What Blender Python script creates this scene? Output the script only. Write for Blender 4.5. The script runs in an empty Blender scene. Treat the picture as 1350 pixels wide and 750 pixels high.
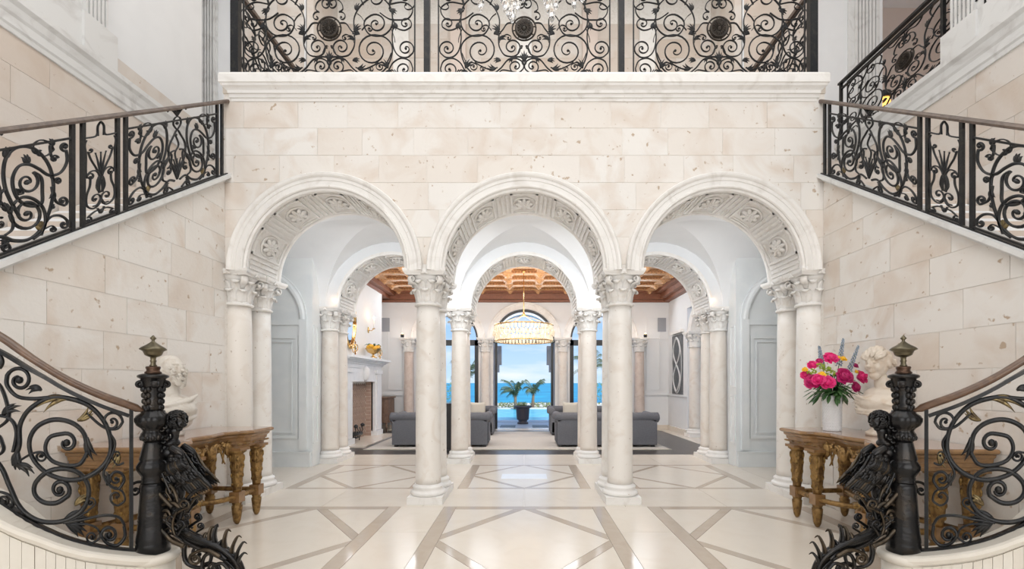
import bpy, bmesh, math, random
from mathutils import Vector, Matrix
random.seed(7)
PI = math.pi
sc = bpy.context.scene
COL = sc.collection

# ------------------------------------------------------------------ camera
cam_d = bpy.data.cameras.new('camera'); cam = bpy.data.objects.new('camera', cam_d); COL.objects.link(cam)
cam.location = (0, 0, 1.5); cam.rotation_euler = (PI/2, 0, 0)
cam_d.sensor_width = 36.0; cam_d.lens = 16.0                 # 600 px focal length on 1350 px
cam_d.shift_x = -16/1350; cam_d.shift_y = 129/1350
cam_d.clip_start = .05; cam_d.clip_end = 3000
sc.camera = cam

# ------------------------------------------------------------------ world and lights
w = bpy.data.worlds.new('sky'); sc.world = w; w.use_nodes = True
nt = w.node_tree; nt.nodes.clear()
out = nt.nodes.new('ShaderNodeOutputWorld'); bg = nt.nodes.new('ShaderNodeBackground')
tc = nt.nodes.new('ShaderNodeTexCoord'); sx = nt.nodes.new('ShaderNodeSeparateXYZ'); cr = nt.nodes.new('ShaderNodeValToRGB')
nt.links.new(tc.outputs['Generated'], sx.inputs[0]); nt.links.new(sx.outputs['Z'], cr.inputs[0])
cr.color_ramp.elements[0].position = 0.0; cr.color_ramp.elements[0].color = (.60, .80, 1.0, 1)
cr.color_ramp.elements[1].position = .6; cr.color_ramp.elements[1].color = (.22, .45, .90, 1)
e = cr.color_ramp.elements.new(.12); e.color = (.38, .62, .98, 1)
nz = nt.nodes.new('ShaderNodeTexNoise'); nz.inputs['Scale'].default_value = 5; nz.inputs['Detail'].default_value = 5
mpn = nt.nodes.new('ShaderNodeMapping'); mpn.inputs['Scale'].default_value = (1, 1, 5)
nt.links.new(tc.outputs['Generated'], mpn.inputs[0]); nt.links.new(mpn.outputs[0], nz.inputs['Vector'])
cr2 = nt.nodes.new('ShaderNodeValToRGB'); cr2.color_ramp.elements[0].position = .48; cr2.color_ramp.elements[1].position = .8
nt.links.new(nz.outputs['Fac'], cr2.inputs[0])
mx = nt.nodes.new('ShaderNodeMix'); mx.data_type = 'RGBA'
nt.links.new(cr2.outputs[0], mx.inputs[0]); nt.links.new(cr.outputs[0], mx.inputs[6]); mx.inputs[7].default_value = (.95, .97, 1, 1)
nt.links.new(mx.outputs[2], bg.inputs[0]); bg.inputs[1].default_value = 1.1
nt.links.new(bg.outputs[0], out.inputs[0])

def light(name, kind, loc, power, color=(1, 1, 1), size=1, size_y=None, rot=(0, 0, 0), spread=None):
    d = bpy.data.lights.new(name, kind); d.energy = power; d.color = color
    if kind == 'AREA':
        d.shape = 'RECTANGLE'; d.size = size; d.size_y = size_y or size
    elif kind == 'SUN': d.angle = size
    else: d.shadow_soft_size = size
    o = bpy.data.objects.new(name, d); COL.objects.link(o); o.location = loc; o.rotation_euler = rot
    return o
light('sun', 'SUN', (0, 30, 20), 4.2, (1, .96, .9), .02, rot=(math.radians(38), math.radians(25), 0))
light('hall_ceiling_fill', 'AREA', (0, 2.2, 9.3), 310, (1, .985, .965), 6.5, 7.5)  # added overhead fill for the hall; the ceiling has no skylight opening
light('entrance_side_fill', 'AREA', (0, -4.6, 3.6), 370, (1, .975, .95), 8.0, 6.0, rot=(math.radians(90), 0, 0))  # unseen area fill added behind the camera, standing in for entrance daylight
light('loggia_fill', 'AREA', (0, 6.62, 3.55), 72, (.92, .96, 1), 6.4, .3, rot=(math.radians(35), 0, 0))  # added fill to brighten the vault, hidden behind the front arches
light('living_room_fill', 'AREA', (0, 9.62, 4.12), 150, (1, .97, .93), 8.4, .45, rot=(math.radians(48), 0, 0))  # area light added out of sight above the arches to lift the living room
light('window_wall_fill', 'AREA', (0, 14.0, 4.05), 100, (.9, .95, 1), 8.0, .25, rot=(math.radians(-50), 0, 0))  # extra area light added under the ceiling to boost daylight from the doors
for sgn in (-1, 1):
    light('stair_fill', 'AREA', (sgn*6.2, 4.2, 9.0), 30, (1, .98, .96), 2.0, 6.0)  # broad fills added over the stair wells, not real fittings
for x_ in (-3.6, -1.22, 1.22, 3.6):
    light('capital_uplight', 'AREA', (x_, 6.50, 2.93), 5.5, (.97, .98, 1), .40, .22, rot=(PI, 0, 0))
light('gallery_lamp', 'POINT', (6.9, 8.9, 5.9), 14, (1, .62, .35), .08)
light('balcony_fill', 'AREA', (0, 6.9, 9.0), 70, (1, .95, .9), 8.0, 1.5)  # added wide fill above the balcony, no fitting hangs here
vs = sc.view_settings; vs.view_transform = 'Standard'; vs.look = 'None'; vs.gamma = 1; vs.use_curve_mapping = False
vs.exposure = 0.0

# ------------------------------------------------------------------ materials
MATS = {}
def mat(name, color, rough=.5, metal=0, noise=None, bump=0, bscale=20, rand=0, emit=None, spec=.5, pits=None, trans=0, coat=0, aniso=None, rel=None):
    """noise = (scale, colour2, lo, hi); rand = strength of the per-object tone; pits = (scale, colour, threshold)"""
    m = bpy.data.materials.new(name); m.use_nodes = True; MATS[name] = m
    n = m.node_tree.nodes; l = m.node_tree.links; b = n['Principled BSDF']
    b.inputs['Base Color'].default_value = (*color, 1); b.inputs['Roughness'].default_value = rough
    b.inputs['Metallic'].default_value = metal; b.inputs['Specular IOR Level'].default_value = spec
    if coat: b.inputs['Coat Weight'].default_value = coat; b.inputs['Coat Roughness'].default_value = .08
    if trans: b.inputs['Transmission Weight'].default_value = trans
    tcn = n.new('ShaderNodeTexCoord'); vec = tcn.outputs['Object']
    cur = None
    if rand or noise or pits:
        oi = n.new('ShaderNodeObjectInfo')
        off = n.new('ShaderNodeVectorMath'); off.operation = 'SCALE'; off.inputs['Scale'].default_value = 31.0
        cmb = n.new('ShaderNodeCombineXYZ')
        for k in range(3): l.new(oi.outputs['Random'], cmb.inputs[k])
        l.new(cmb.outputs[0], off.inputs[0])
        add = n.new('ShaderNodeVectorMath'); add.operation = 'ADD'; l.new(vec, add.inputs[0]); l.new(off.outputs[0], add.inputs[1])
        vec = add.outputs[0]
    def mixc(fac, a, bcol):
        q = n.new('ShaderNodeMix'); q.data_type = 'RGBA'
        if hasattr(fac, 'links'): l.new(fac, q.inputs[0])
        else: q.inputs[0].default_value = fac
        if hasattr(a, 'links'): l.new(a, q.inputs[6])
        else: q.inputs[6].default_value = (*a, 1)
        if hasattr(bcol, 'links'): l.new(bcol, q.inputs[7])
        else: q.inputs[7].default_value = (*bcol, 1)
        return q.outputs[2]
    cur = color
    if rand:
        rr = n.new('ShaderNodeValToRGB'); l.new(oi.outputs['Random'], rr.inputs[0])
        rr.color_ramp.elements[0].position = .35; rr.color_ramp.elements[1].position = 1
        mu = n.new('ShaderNodeMath'); mu.operation = 'MULTIPLY'; mu.inputs[1].default_value = rand[0]
        l.new(rr.outputs[0], mu.inputs[0]); cur = mixc(mu.outputs[0], cur, rand[1])
    if noise:
        t = n.new('ShaderNodeTexNoise'); t.inputs['Scale'].default_value = noise[0]; t.inputs['Detail'].default_value = 7
        t.inputs['Distortion'].default_value = noise[4] if len(noise) > 4 else .6
        l.new(vec, t.inputs['Vector'])
        r = n.new('ShaderNodeValToRGB'); r.color_ramp.elements[0].position = noise[2]; r.color_ramp.elements[1].position = noise[3]
        l.new(t.outputs['Fac'], r.inputs[0]); cur = mixc(r.outputs[0], cur, noise[1])
    if pits:
        v = n.new('ShaderNodeTexNoise'); v.inputs['Scale'].default_value = pits[0]; v.inputs['Detail'].default_value = 3
        mp = n.new('ShaderNodeMapping'); mp.inputs['Location'].default_value = (7, 3, 5); l.new(vec, mp.inputs[0])
        l.new(mp.outputs[0], v.inputs['Vector'])
        r = n.new('ShaderNodeValToRGB'); r.color_ramp.elements[0].position = pits[2]; r.color_ramp.elements[1].position = pits[2]+.06
        l.new(v.outputs['Fac'], r.inputs[0]); cur = mixc(r.outputs[0], cur, pits[1])
    if hasattr(cur, 'links'): l.new(cur, b.inputs['Base Color'])
    if bump:
        t = n.new('ShaderNodeTexNoise'); t.inputs['Scale'].default_value = bscale; t.inputs['Detail'].default_value = 5; l.new(vec, t.inputs['Vector'])
        bp = n.new('ShaderNodeBump'); bp.inputs['Strength'].default_value = bump; bp.inputs['Distance'].default_value = .02
        l.new(t.outputs['Fac'], bp.inputs['Height']); l.new(bp.outputs[0], b.inputs['Normal'])
    if emit:
        b.inputs['Emission Color'].default_value = (*emit[0], 1); b.inputs['Emission Strength'].default_value = emit[1]
    return m
M_STONE = mat('coral_stone', (.825, .80, .765), .62, noise=(1.6, (.70, .61, .53), .47, .74, 1.3), bump=.12, bscale=26, rand=(.5, (.75, .675, .60)), pits=(13, (.50, .39, .29), .665))
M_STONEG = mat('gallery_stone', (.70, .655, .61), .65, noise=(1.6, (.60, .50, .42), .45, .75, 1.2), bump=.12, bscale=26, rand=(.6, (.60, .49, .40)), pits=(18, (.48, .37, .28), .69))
M_GROUT = mat('grout', (.88, .85, .81), .8, noise=(30, (.74, .7, .64), .4, .8))
M_MARB = mat('white_marble', (.86, .845, .82), .42, noise=(3.2, (.70, .67, .63), .52, .80, 1.6), bump=.05, bscale=40, pits=(30, (.60, .52, .44), .70))
M_MARBC = mat('carved_marble', (.88, .865, .84), .5, noise=(9, (.74, .69, .62), .5, .85, 1.0), bump=.25, bscale=55)
M_SHAFT = mat('shaft_marble', (.87, .845, .81), .36, noise=(4, (.74, .67, .60), .50, .82, 1.3), bump=.05, bscale=30, rand=(.35, (.80, .72, .63)), pits=(24, (.56, .48, .41), .68))
M_SHAFTR = mat('rear_shaft_marble', (.81, .765, .71), .36, noise=(4, (.70, .62, .54), .48, .82, 1.3), bump=.05, bscale=30, rand=(.3, (.74, .64, .56)), pits=(24, (.54, .46, .39), .69))
M_SHAFTP = mat('rosy_shaft_marble', (.66, .56, .50), .36, noise=(5, (.54, .43, .37), .45, .8, 1.3), pits=(24, (.42, .34, .28), .68))
M_PLASTER = mat('white_plaster', (.83, .845, .86), .7, noise=(3, (.80, .815, .83), .4, .8), bump=.02)
M_PANEL = mat('painted_panelling', (.83, .855, .86), .5, noise=(2, (.73, .77, .79), .4, .8))
M_GRAYST = mat('grey_veined_marble', (.74, .745, .74), .45, noise=(2.6, (.55, .54, .53), .50, .78, 2.2), bump=.04)
M_SLAB = mat('cream_floor_marble', (.76, .70, .62), .2, noise=(3.0, (.72, .65, .56), .45, .85, 1.4), rand=(.3, (.78, .70, .60)), spec=.5, bump=.01, bscale=8)
M_INLAY = mat('taupe_floor_marble', (.52, .445, .37), .12, noise=(5, (.48, .40, .32), .4, .8, 1.2), rand=(.3, (.50, .42, .34)))
M_WSLAB = mat('white_floor_marble', (.88, .88, .88), .15, noise=(5, (.8, .8, .8), .4, .8))
M_DARKF = mat('dark_wood_floor', (.055, .05, .048), .3, noise=(8, (.11, .10, .095), .4, .8, 2))
M_RUG = mat('woven_rug', (.60, .57, .53), .95, noise=(40, (.50, .47, .43), .4, .7), bump=.3, bscale=200)
M_IRON = mat('wrought_iron', (.009, .010, .012), .34, .3, noise=(14, (.04, .036, .03), .5, .85), bump=.1, bscale=60)
M_IRONG = mat('gilded_iron', (.22, .17, .085), .34, .9, noise=(22, (.07, .05, .03), .45, .62), bump=.25, bscale=60)
M_BRZ = mat('dark_bronze', (.020, .020, .021), .26, .6, noise=(10, (.06, .046, .032), .5, .85), bump=.12, bscale=50)
M_BRZG = mat('rubbed_bronze', (.085, .065, .045), .32, .85, noise=(16, (.03, .028, .025), .45, .7), bump=.2, bscale=60)
M_FIN = mat('brass_green_bronze', (.15, .13, .085), .30, .9, noise=(12, (.08, .07, .05), .45, .75))
M_FINR = mat('copper_bronze', (.10, .06, .042), .30, .9, noise=(12, (.08, .05, .035), .45, .75))
M_RAIL = mat('walnut_handrail', (.10, .055, .034), .32, noise=(5, (.20, .11, .06), .4, .8, 2.5), coat=.3)
M_RAILD = mat('dull_brown_handrail', (.085, .06, .048), .45, noise=(6, (.19, .14, .11), .4, .8, 2.5))
M_GILT = mat('gilded_wood', (.36, .22, .08), .38, .6, noise=(18, (.13, .07, .025), .42, .68), bump=.5, bscale=45)
M_GILTL = mat('bright_gilding', (.44, .28, .095), .36, .7, noise=(26, (.11, .06, .02), .42, .66), bump=.6, bscale=50)
M_TWOOD = mat('amber_table_wood', (.32, .18, .075), .3, noise=(6, (.18, .095, .038), .4, .75, 2), coat=.4)
M_TTOP = mat('rosy_marble_top', (.42, .30, .24), .12, noise=(5, (.30, .19, .14), .45, .8, 2), coat=.3)
M_COFF = mat('carved_cedar', (.60, .30, .13), .5, noise=(14, (.26, .11, .05), .4, .75, 2), bump=.5, bscale=50)
M_COFFL = mat('pale_carved_cedar', (.78, .45, .22), .5, noise=(18, (.34, .16, .07), .4, .75, 2), bump=.6, bscale=60)
M_COFFD = mat('red_cedar_cornice', (.27, .105, .055), .45, noise=(9, (.19, .07, .04), .4, .75, 2), bump=.2)
M_BUST = mat('aged_bust_marble', (.70, .62, .53), .5, noise=(6, (.54, .40, .27), .5, .82, 1.2), bump=.12, bscale=40)
M_BUSTW = mat('white_bust_marble', (.70, .66, .60), .5, noise=(8, (.52, .45, .37), .52, .85, 1.2), bump=.2, bscale=60)
M_VASE = mat('white_glazed_ceramic', (.85, .86, .88), .25, coat=.3)
M_MAG = mat('magenta_petals', (.62, .012, .16), .55, noise=(20, (.42, .008, .11), .4, .7), rand=(.6, (.36, .01, .12)))
M_PINK = mat('hot_pink_petals', (.80, .02, .20), .55, noise=(20, (.60, .015, .15), .4, .7))
M_YEL = mat('yellow_petals', (.90, .52, .02), .55)
M_LIME = mat('lime_green_blossom', (.36, .48, .04), .6, noise=(30, (.22, .33, .03), .4, .7))
M_BLUE = mat('pale_blue_blossom', (.24, .31, .42), .6, noise=(30, (.45, .52, .62), .4, .7))
M_LEAF = mat('dark_green_leaf', (.035, .10, .03), .45, noise=(15, (.06, .16, .035), .4, .7))
M_SOFA = mat('grey_linen', (.135, .14, .16), .85, noise=(60, (.17, .175, .195), .4, .7), bump=.15, bscale=250)
M_CUSH = mat('cream_cushion', (.62, .59, .52), .85)
M_BLACK = mat('black_paint', (.012, .013, .016), .35)
M_CHROME = mat('gold_brass', (.70, .48, .20), .25, 1)
M_BRICK = mat('fire_brick', (.52, .38, .31), .8, rand=(.5, (.42, .29, .23)), bump=.2)
M_FIREW = mat('white_mantel_marble', (.86, .87, .89), .35, noise=(4, (.76, .77, .79), .5, .8, 1.6))
M_GREYF = mat('grey_grille', (.34, .36, .40), .6)
M_ART = mat('dark_painting_canvas', (.10, .11, .12), .7, noise=(6, (.18, .19, .20), .4, .7))
M_ARTW = mat('pale_paint_stroke', (.72, .73, .74), .7)
M_CAP = mat('cream_limestone', (.76, .72, .645), .5, noise=(4, (.70, .65, .57), .45, .8, 1.2))
M_CRY = mat('crystal_glass', (1, 1, 1), .02, trans=1.0)
M_CRYM = mat('mirror_crystal', (.95, .88, .76), .12, trans=.35, emit=((1, .80, .50), .12))
M_BULB = mat('lamp_glow', (1, .8, .5), .5, emit=((1, .68, .32), 5))
M_GLOWY = mat('amber_lit_shade', (1, .6, .2), .5, emit=((1, .50, .10), 2.2))
M_SEA = mat('sea_water', (.0, .21, .40), .5, noise=(.06, (.0, .40, .56), .35, .75, 1), bump=.2, bscale=1)
M_POOL = mat('pool_water', (.08, .50, .70), .25, noise=(1.5, (.14, .62, .80), .4, .8))
M_DECK = mat('pale_terrace_stone', (.48, .50, .53), .5)
M_HEDGE = mat('hedge_leaves', (.22, .30, .08), .7, noise=(14, (.36, .34, .16), .4, .7), bump=.5)
M_PALM = mat('palm_frond', (.15, .21, .10), .6, noise=(10, (.28, .30, .18), .4, .7))
M_TRUNK = mat('palm_trunk', (.20, .15, .10), .8)
M_POT = mat('dark_clay_pot', (.07, .06, .065), .5)
g = mat('window_glass', (1, 1, 1), .0, trans=1.0)
g.node_tree.nodes['Principled BSDF'].inputs['IOR'].default_value = 1.01
M_GLASS = g
M_ENTW = mat('wood_cabinet', (.17, .10, .07), .4, noise=(8, (.24, .15, .10), .4, .7, 2))
M_WARMW = mat('rosy_plaster', (.72, .62, .56), .7, noise=(3, (.66, .56, .5), .4, .8))

# ------------------------------------------------------------------ mesh helper
class MB:
    def __init__(s): s.v = []; s.f = []; s.sm = []
    def add(s, vs, fs, smooth=False):
        o = len(s.v); s.v += [tuple(p) for p in vs]; s.f += [tuple(i+o for i in f) for f in fs]; s.sm += [smooth]*len(fs); return s
    def box(s, x0, x1, y0, y1, z0, z1):
        return s.add([(x0,y0,z0),(x1,y0,z0),(x1,y1,z0),(x0,y1,z0),(x0,y0,z1),(x1,y0,z1),(x1,y1,z1),(x0,y1,z1)],
                     [(3,2,1,0),(4,5,6,7),(0,1,5,4),(1,2,6,5),(2,3,7,6),(3,0,4,7)])
    def hexa(s, b, t):          # two quads, bottom and top, same winding (ccw seen from the top)
        return s.add(list(b)+list(t), [(3,2,1,0),(4,5,6,7),(0,1,5,4),(1,2,6,5),(2,3,7,6),(3,0,4,7)])
    def prism(s, poly, fn0, fn1):  # poly of 2d points; fn0/fn1 map (u,v) -> 3d for both caps
        n = len(poly)
        return s.add([fn0(*p) for p in poly]+[fn1(*p) for p in poly],
                     [tuple(range(n-1,-1,-1)), tuple(range(n, 2*n))]+[(i, (i+1)%n, n+(i+1)%n, n+i) for i in range(n)])
    def lathe(s, prof, c=(0,0,0), seg=32, mod=None, smooth=True, caps=True):
        vs = []
        for (r, z) in prof:
            for k in range(seg):
                a = 2*PI*k/seg; rr = r*(mod(a, z) if mod else 1)
                vs.append((c[0]+rr*math.cos(a), c[1]+rr*math.sin(a), c[2]+z))
        fs = []
        for i in range(len(prof)-1):
            for k in range(seg):
                k2 = (k+1) % seg; fs.append((i*seg+k, i*seg+k2, (i+1)*seg+k2, (i+1)*seg+k))
        s.add(vs, fs, smooth)
        if caps:
            o = len(s.v)-len(vs); s.f.append(tuple(o+k for k in range(seg-1,-1,-1))); s.sm.append(False)
            s.f.append(tuple(o+(len(prof)-1)*seg+k for k in range(seg))); s.sm.append(False)
        return s
    def ell(s, c, r, seg=12, ring=8, R=None, mod=None):
        vs = []
        for i in range(ring+1):
            t = PI*i/ring
            for k in range(seg):
                a = 2*PI*k/seg; q = mod(a, t) if mod else 1
                p = Vector((r[0]*math.sin(t)*math.cos(a)*q, r[1]*math.sin(t)*math.sin(a)*q, r[2]*math.cos(t)*q))
                if R: p = R @ p
                vs.append((c[0]+p.x, c[1]+p.y, c[2]+p.z))
        fs = []
        for i in range(ring):
            for k in range(seg):
                k2 = (k+1) % seg; fs.append(((i+1)*seg+k, (i+1)*seg+k2, i*seg+k2, i*seg+k))
        return s.add(vs, fs, True)
    def tube(s, pts, rad, sides=6, flat=1.0, up=None):
        """3d tube; rad number or list; flat scales the second axis"""
        n = len(pts); P = [Vector(p) for p in pts]
        if not hasattr(rad, '__len__'): rad = [rad]*n
        vs = []; prev = None
        for i in range(n):
            t = (P[min(i+1, n-1)]-P[max(i-1, 0)])
            if t.length < 1e-9: t = Vector((0, 0, 1))
            t.normalize()
            if up is not None: a = Vector(up)
            else: a = prev if prev is not None else (Vector((0,0,1)) if abs(t.z) < .9 else Vector((1,0,0)))
            a = a - t*a.dot(t)
            if a.length < 1e-6: a = t.orthogonal()
            a.normalize(); b = t.cross(a); prev = a
            for k in range(sides):
                q = 2*PI*k/sides
                vs.append(tuple(P[i]+a*(rad[i]*flat*math.cos(q))+b*(rad[i]*math.sin(q))))
        fs = [tuple(range(sides-1,-1,-1)), tuple((n-1)*sides+k for k in range(sides))]
        for i in range(n-1):
            for k in range(sides):
                k2 = (k+1) % sides; fs.append((i*sides+k, i*sides+k2, (i+1)*sides+k2, (i+1)*sides+k))
        return s.add(vs, fs, True)
    def xf(s, M):
        s.v = [tuple(M @ Vector(p)) for p in s.v]; return s
    def mir(s, dx=0, dy=0):
        s.v = [(-p[0]+dx, p[1]+dy, p[2]) for p in s.v]; s.f = [tuple(reversed(f)) for f in s.f]; return s
    def mesh(s, name, mt):
        me = bpy.data.meshes.new(name); me.from_pydata(s.v, [], s.f); me.polygons.foreach_set('use_smooth', s.sm)
        if mt: me.materials.append(mt)
        me.update(); return me

WL = {}
def wl(o):
    return WL.get(o.name, Vector((0, 0, 0)))
def link(name, me, parent=None, loc=None, rot=None, scale=None):
    o = bpy.data.objects.new(name, me); COL.objects.link(o)
    if parent is not None: o.parent = parent
    if loc is not None: o.location = loc
    if rot is not None: o.rotation_euler = rot
    if scale is not None: o.scale = scale
    return o
def part(name, mb, mt, parent=None):
    """mesh given in world coordinates; parent may be an empty placed anywhere or a part at its origin"""
    d = wl(parent) if parent is not None else Vector((0, 0, 0))
    if d.length: mb.v = [(p[0]-d.x, p[1]-d.y, p[2]-d.z) for p in mb.v]
    o = link(name, mb.mesh(name, mt), parent)
    WL[o.name] = d
    return o
def tag(o, label, cat, group=None, kind=None):
    if label: o['label'] = label
    if cat: o['category'] = cat
    if group: o['group'] = group
    if kind: o['kind'] = kind
    return o
def thing(name, loc, label, cat, group=None, rz=0):
    o = link(name, None, None, loc, (0, 0, rz)); o.empty_display_size = .1
    WL[o.name] = Vector(loc)
    return tag(o, label, cat, group)
def struct(name, mb, mt):
    o = part(name, mb, mt); o['kind'] = 'structure'; return o
def single(name, mb, mt, label, cat, group=None):
    """one-mesh thing with its origin at its base"""
    xs = [p[0] for p in mb.v]; ys = [p[1] for p in mb.v]; zs = [p[2] for p in mb.v]
    c = Vector(((min(xs)+max(xs))/2, (min(ys)+max(ys))/2, min(zs)))
    mb.v = [(p[0]-c.x, p[1]-c.y, p[2]-c.z) for p in mb.v]
    o = link(name, mb.mesh(name, mt), None, c); WL[o.name] = c
    return tag(o, label, cat, group)
def P(x, y, Y): return Vector(((x-691)*Y/600, Y, 1.5+(504-y)*Y/600))
def lerp(a, b, t): return a+(b-a)*t
def interp(tab, x):
    if x <= tab[0][0]:
        (x0, y0), (x1, y1) = tab[0], tab[1]
    elif x >= tab[-1][0]:
        (x0, y0), (x1, y1) = tab[-2], tab[-1]
    else:
        for i in range(len(tab)-1):
            if tab[i][0] <= x <= tab[i+1][0]: (x0, y0), (x1, y1) = tab[i], tab[i+1]; break
    return y0+(y1-y0)*(x-x0)/(x1-x0)
# ------------------------------------------------------------------ structure
ZS = 2.87; R0 = 1.0; CX = [-2.436, 0.0, 2.436]; HW = 3.68; ZB = 5.25; GX = 5.0
def arch_g(x, r=R0, base=None, cxs=CX, zs=ZS):
    for c in cxs:
        if abs(x-c) < r: return zs+math.sqrt(max(0, r*r-(x-c)**2))
    return base if base is not None else -1e9
def arch_wall(mb, x0, x1, y0, y1, ztop, base, r=R0, cxs=CX, zs=ZS):
    xs = {x0, x1}
    for c in cxs:
        for k in range(25): xs.add(c-r*math.cos(PI*k/24))
    xs = sorted(x for x in xs if x0-1e-6 <= x <= x1+1e-6)
    for a, b in zip(xs, xs[1:]):
        if b-a < 1e-4: continue
        m = arch_g((a+b)/2, r, base, cxs, zs); inside = m != base
        ga = arch_g(a, r, None, cxs, zs) if inside else base; gb = arch_g(b, r, None, cxs, zs) if inside else base
        ga = zs if ga < -1e8 else ga; gb = zs if gb < -1e8 else gb
        mb.hexa([(a,y0,ga),(b,y0,gb),(b,y1,gb),(a,y1,ga)], [(a,y0,ztop),(b,y0,ztop),(b,y1,ztop),(a,y1,ztop)])
    return mb
def arc_sweep(mb, prof, cx, a0=0, a1=PI, n=40, zs=ZS, smooth=False, aspect=1.0):
    """closed profile [(r, y)] swept along the arch"""
    m = len(prof); vs = []
    for i in range(n+1):
        a = lerp(a0, a1, i/n)
        for (r, y) in prof: vs.append((cx+r*math.cos(a)*aspect, y, zs+r*math.sin(a)))
    fs = []
    for i in range(n):
        for k in range(m):
            k2 = (k+1) % m; fs.append((i*m+k, (i+1)*m+k, (i+1)*m+k2, i*m+k2))
    fs += [tuple(range(m)), tuple(n*m+k for k in range(m-1, -1, -1))]
    return mb.add(vs, fs, smooth)
def arc_box(mb, cx, a0, a1, r0, r1, y0, y1, n=5, zs=ZS):
    return arc_sweep(mb, [(r0,y0),(r0,y1),(r1,y1),(r1,y0)], cx, a0, a1, n, zs)

# ---- floor: every slab and every inlay strip is a piece
fl = struct('floor', MB().box(-7.5, 7.5, -5, 14.9, -.12, -.008), M_GROUT)
G = .0025
def clip_poly(poly, n, c):      # keep n.p <= c
    o = []
    for i in range(len(poly)):
        a, b = poly[i], poly[(i+1) % len(poly)]; da = n[0]*a[0]+n[1]*a[1]-c; db = n[0]*b[0]+n[1]*b[1]-c
        if da <= 0: o.append(a)
        if (da < 0 < db) or (db < 0 < da): t = da/(da-db); o.append((lerp(a[0],b[0],t), lerp(a[1],b[1],t)))
    return o
def slab(poly, name='marble_slab', mt=None, z=0.0, gap=G):
    n = len(poly); q = poly
    area = sum(poly[i][0]*poly[(i+1)%n][1]-poly[(i+1)%n][0]*poly[i][1] for i in range(n))
    if abs(area) < .003: return
    if area < 0: q = poly[::-1]
    r = list(q)
    for i in range(n):
        a, b = q[i], q[(i+1)%n]; dx, dy = b[0]-a[0], b[1]-a[1]; L = math.hypot(dx, dy)
        if L < 1e-5: continue
        nx, ny = dy/L, -dx/L; r = clip_poly(r, (nx, ny), nx*a[0]+ny*a[1]-gap)
        if len(r) < 3: return
    part(name, MB().prism(r, lambda u, v: (u, v, -.01), lambda u, v: (u, v, z)), mt or M_SLAB, fl)
def rect(x0, x1, y0, y1, name='marble_slab', mt=None, nx=1, ny=1):
    for i in range(nx):
        for j in range(ny):
            a, b = lerp(x0,x1,i/nx), lerp(x0,x1,(i+1)/nx); c, d = lerp(y0,y1,j/ny), lerp(y0,y1,(j+1)/ny)
            slab([(a,c),(b,c),(b,d),(a,d)], name, mt)
def bay(cx, hx, y0, y1, bx, by, bd, half=0):
    """frame with side bands bx, cross bands by and an inlaid rhombus of band width bd; half=-1/+1 keeps it whole"""
    I = lambda x0,x1,a,b: rect(x0,x1,a,b,'inlay_strip',M_INLAY)
    I(cx-hx-bx, cx-hx, y0, y1); I(cx+hx, cx+hx+bx, y0, y1)
    I(cx-hx, cx+hx, y0, y0+by); I(cx-hx, cx+hx, y1-by, y1)
    a0, a1 = y0+by, y1-by; cy = (a0+a1)/2; hy = (a1-a0)/2
    L = math.hypot(hx, hy); nx, ny = hy/L, hx/L; c = hx*nx      # |x|nx+|y|ny <= c is the outer rhombus
    box = [(-hx,-hy),(hx,-hy),(hx,hy),(-hx,hy)]
    sh = lambda p: [(x+cx, y+cy) for x, y in p]
    inner = box
    for sx_ in (1,-1):
        for sy_ in (1,-1): inner = clip_poly(inner, (sx_*nx, sy_*ny), c)
    slab(sh(inner))
    for sx_ in (1,-1):
        for sy_ in (1,-1):
            q = [(0,0),(sx_*hx,0),(sx_*hx,sy_*hy),(0,sy_*hy)]
            band = clip_poly(clip_poly(q, (-sx_*nx, -sy_*ny), -c), (sx_*nx, sy_*ny), c+bd)
            tri = clip_poly(q, (-sx_*nx, -sy_*ny), -(c+bd))
            if len(band) > 2: slab(sh(band), 'inlay_strip', M_INLAY)
            if len(tri) > 2: slab(sh(tri))
# front hall: 3 bays wide, 2 deep
for cy1 in (5.50, 3.16):
    for cx in (-2.45, 0, 2.45): bay(cx, .815, cy1-2.34+.0, cy1, .15, .12, .10)
for (a, b) in ((-1.485, -.965), (.965, 1.485)): rect(a, b, .82, 5.5, ny=5)
for s_ in (-1, 1): rect(*sorted((s_*3.415, s_*3.68)), .82, 5.5, ny=5)
rect(-3.68, 3.68, 5.5, 6.41, nx=6)
rect(-3.68, 3.68, -4, .82, nx=5, ny=4)
for cx in (-2.44, 0, 2.44): bay(cx, .80, 6.41, 8.28, .14, .08, .07)
for (a, b) in ((-1.5, -.94), (.94, 1.5)): rect(a, b, 6.41, 8.28, ny=2)
for s_ in (-1, 1):
    rect(*sorted((s_*3.38, s_*3.76)), 6.41, 8.28); rect(*sorted((s_*3.76, s_*6.6)), 6.41, 8.1, nx=3)
rect(-3.76, 3.76, 8.28, 9.46, nx=6)
part('white_floor_rect', MB().box(-.36, .36, 7.07, 7.45, -.01, .003), M_WSLAB, fl)  # plain white rectangle in the middle of the central loggia bay
# living room floor
for k in range(40):
    y0 = 9.46+k*.118
    part('floor_board', MB().box(-4.35, 4.25, y0+.001, y0+.116, -.01, 0), M_DARKF, fl)
for s_, m_ in ((-1, 4.35), (1, 4.25)): rect(*sorted((s_*m_, s_*5.6)), 9.46, 14.2, ny=5)
rect(-5.6, 5.6, 14.2, 14.88, nx=5)

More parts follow.
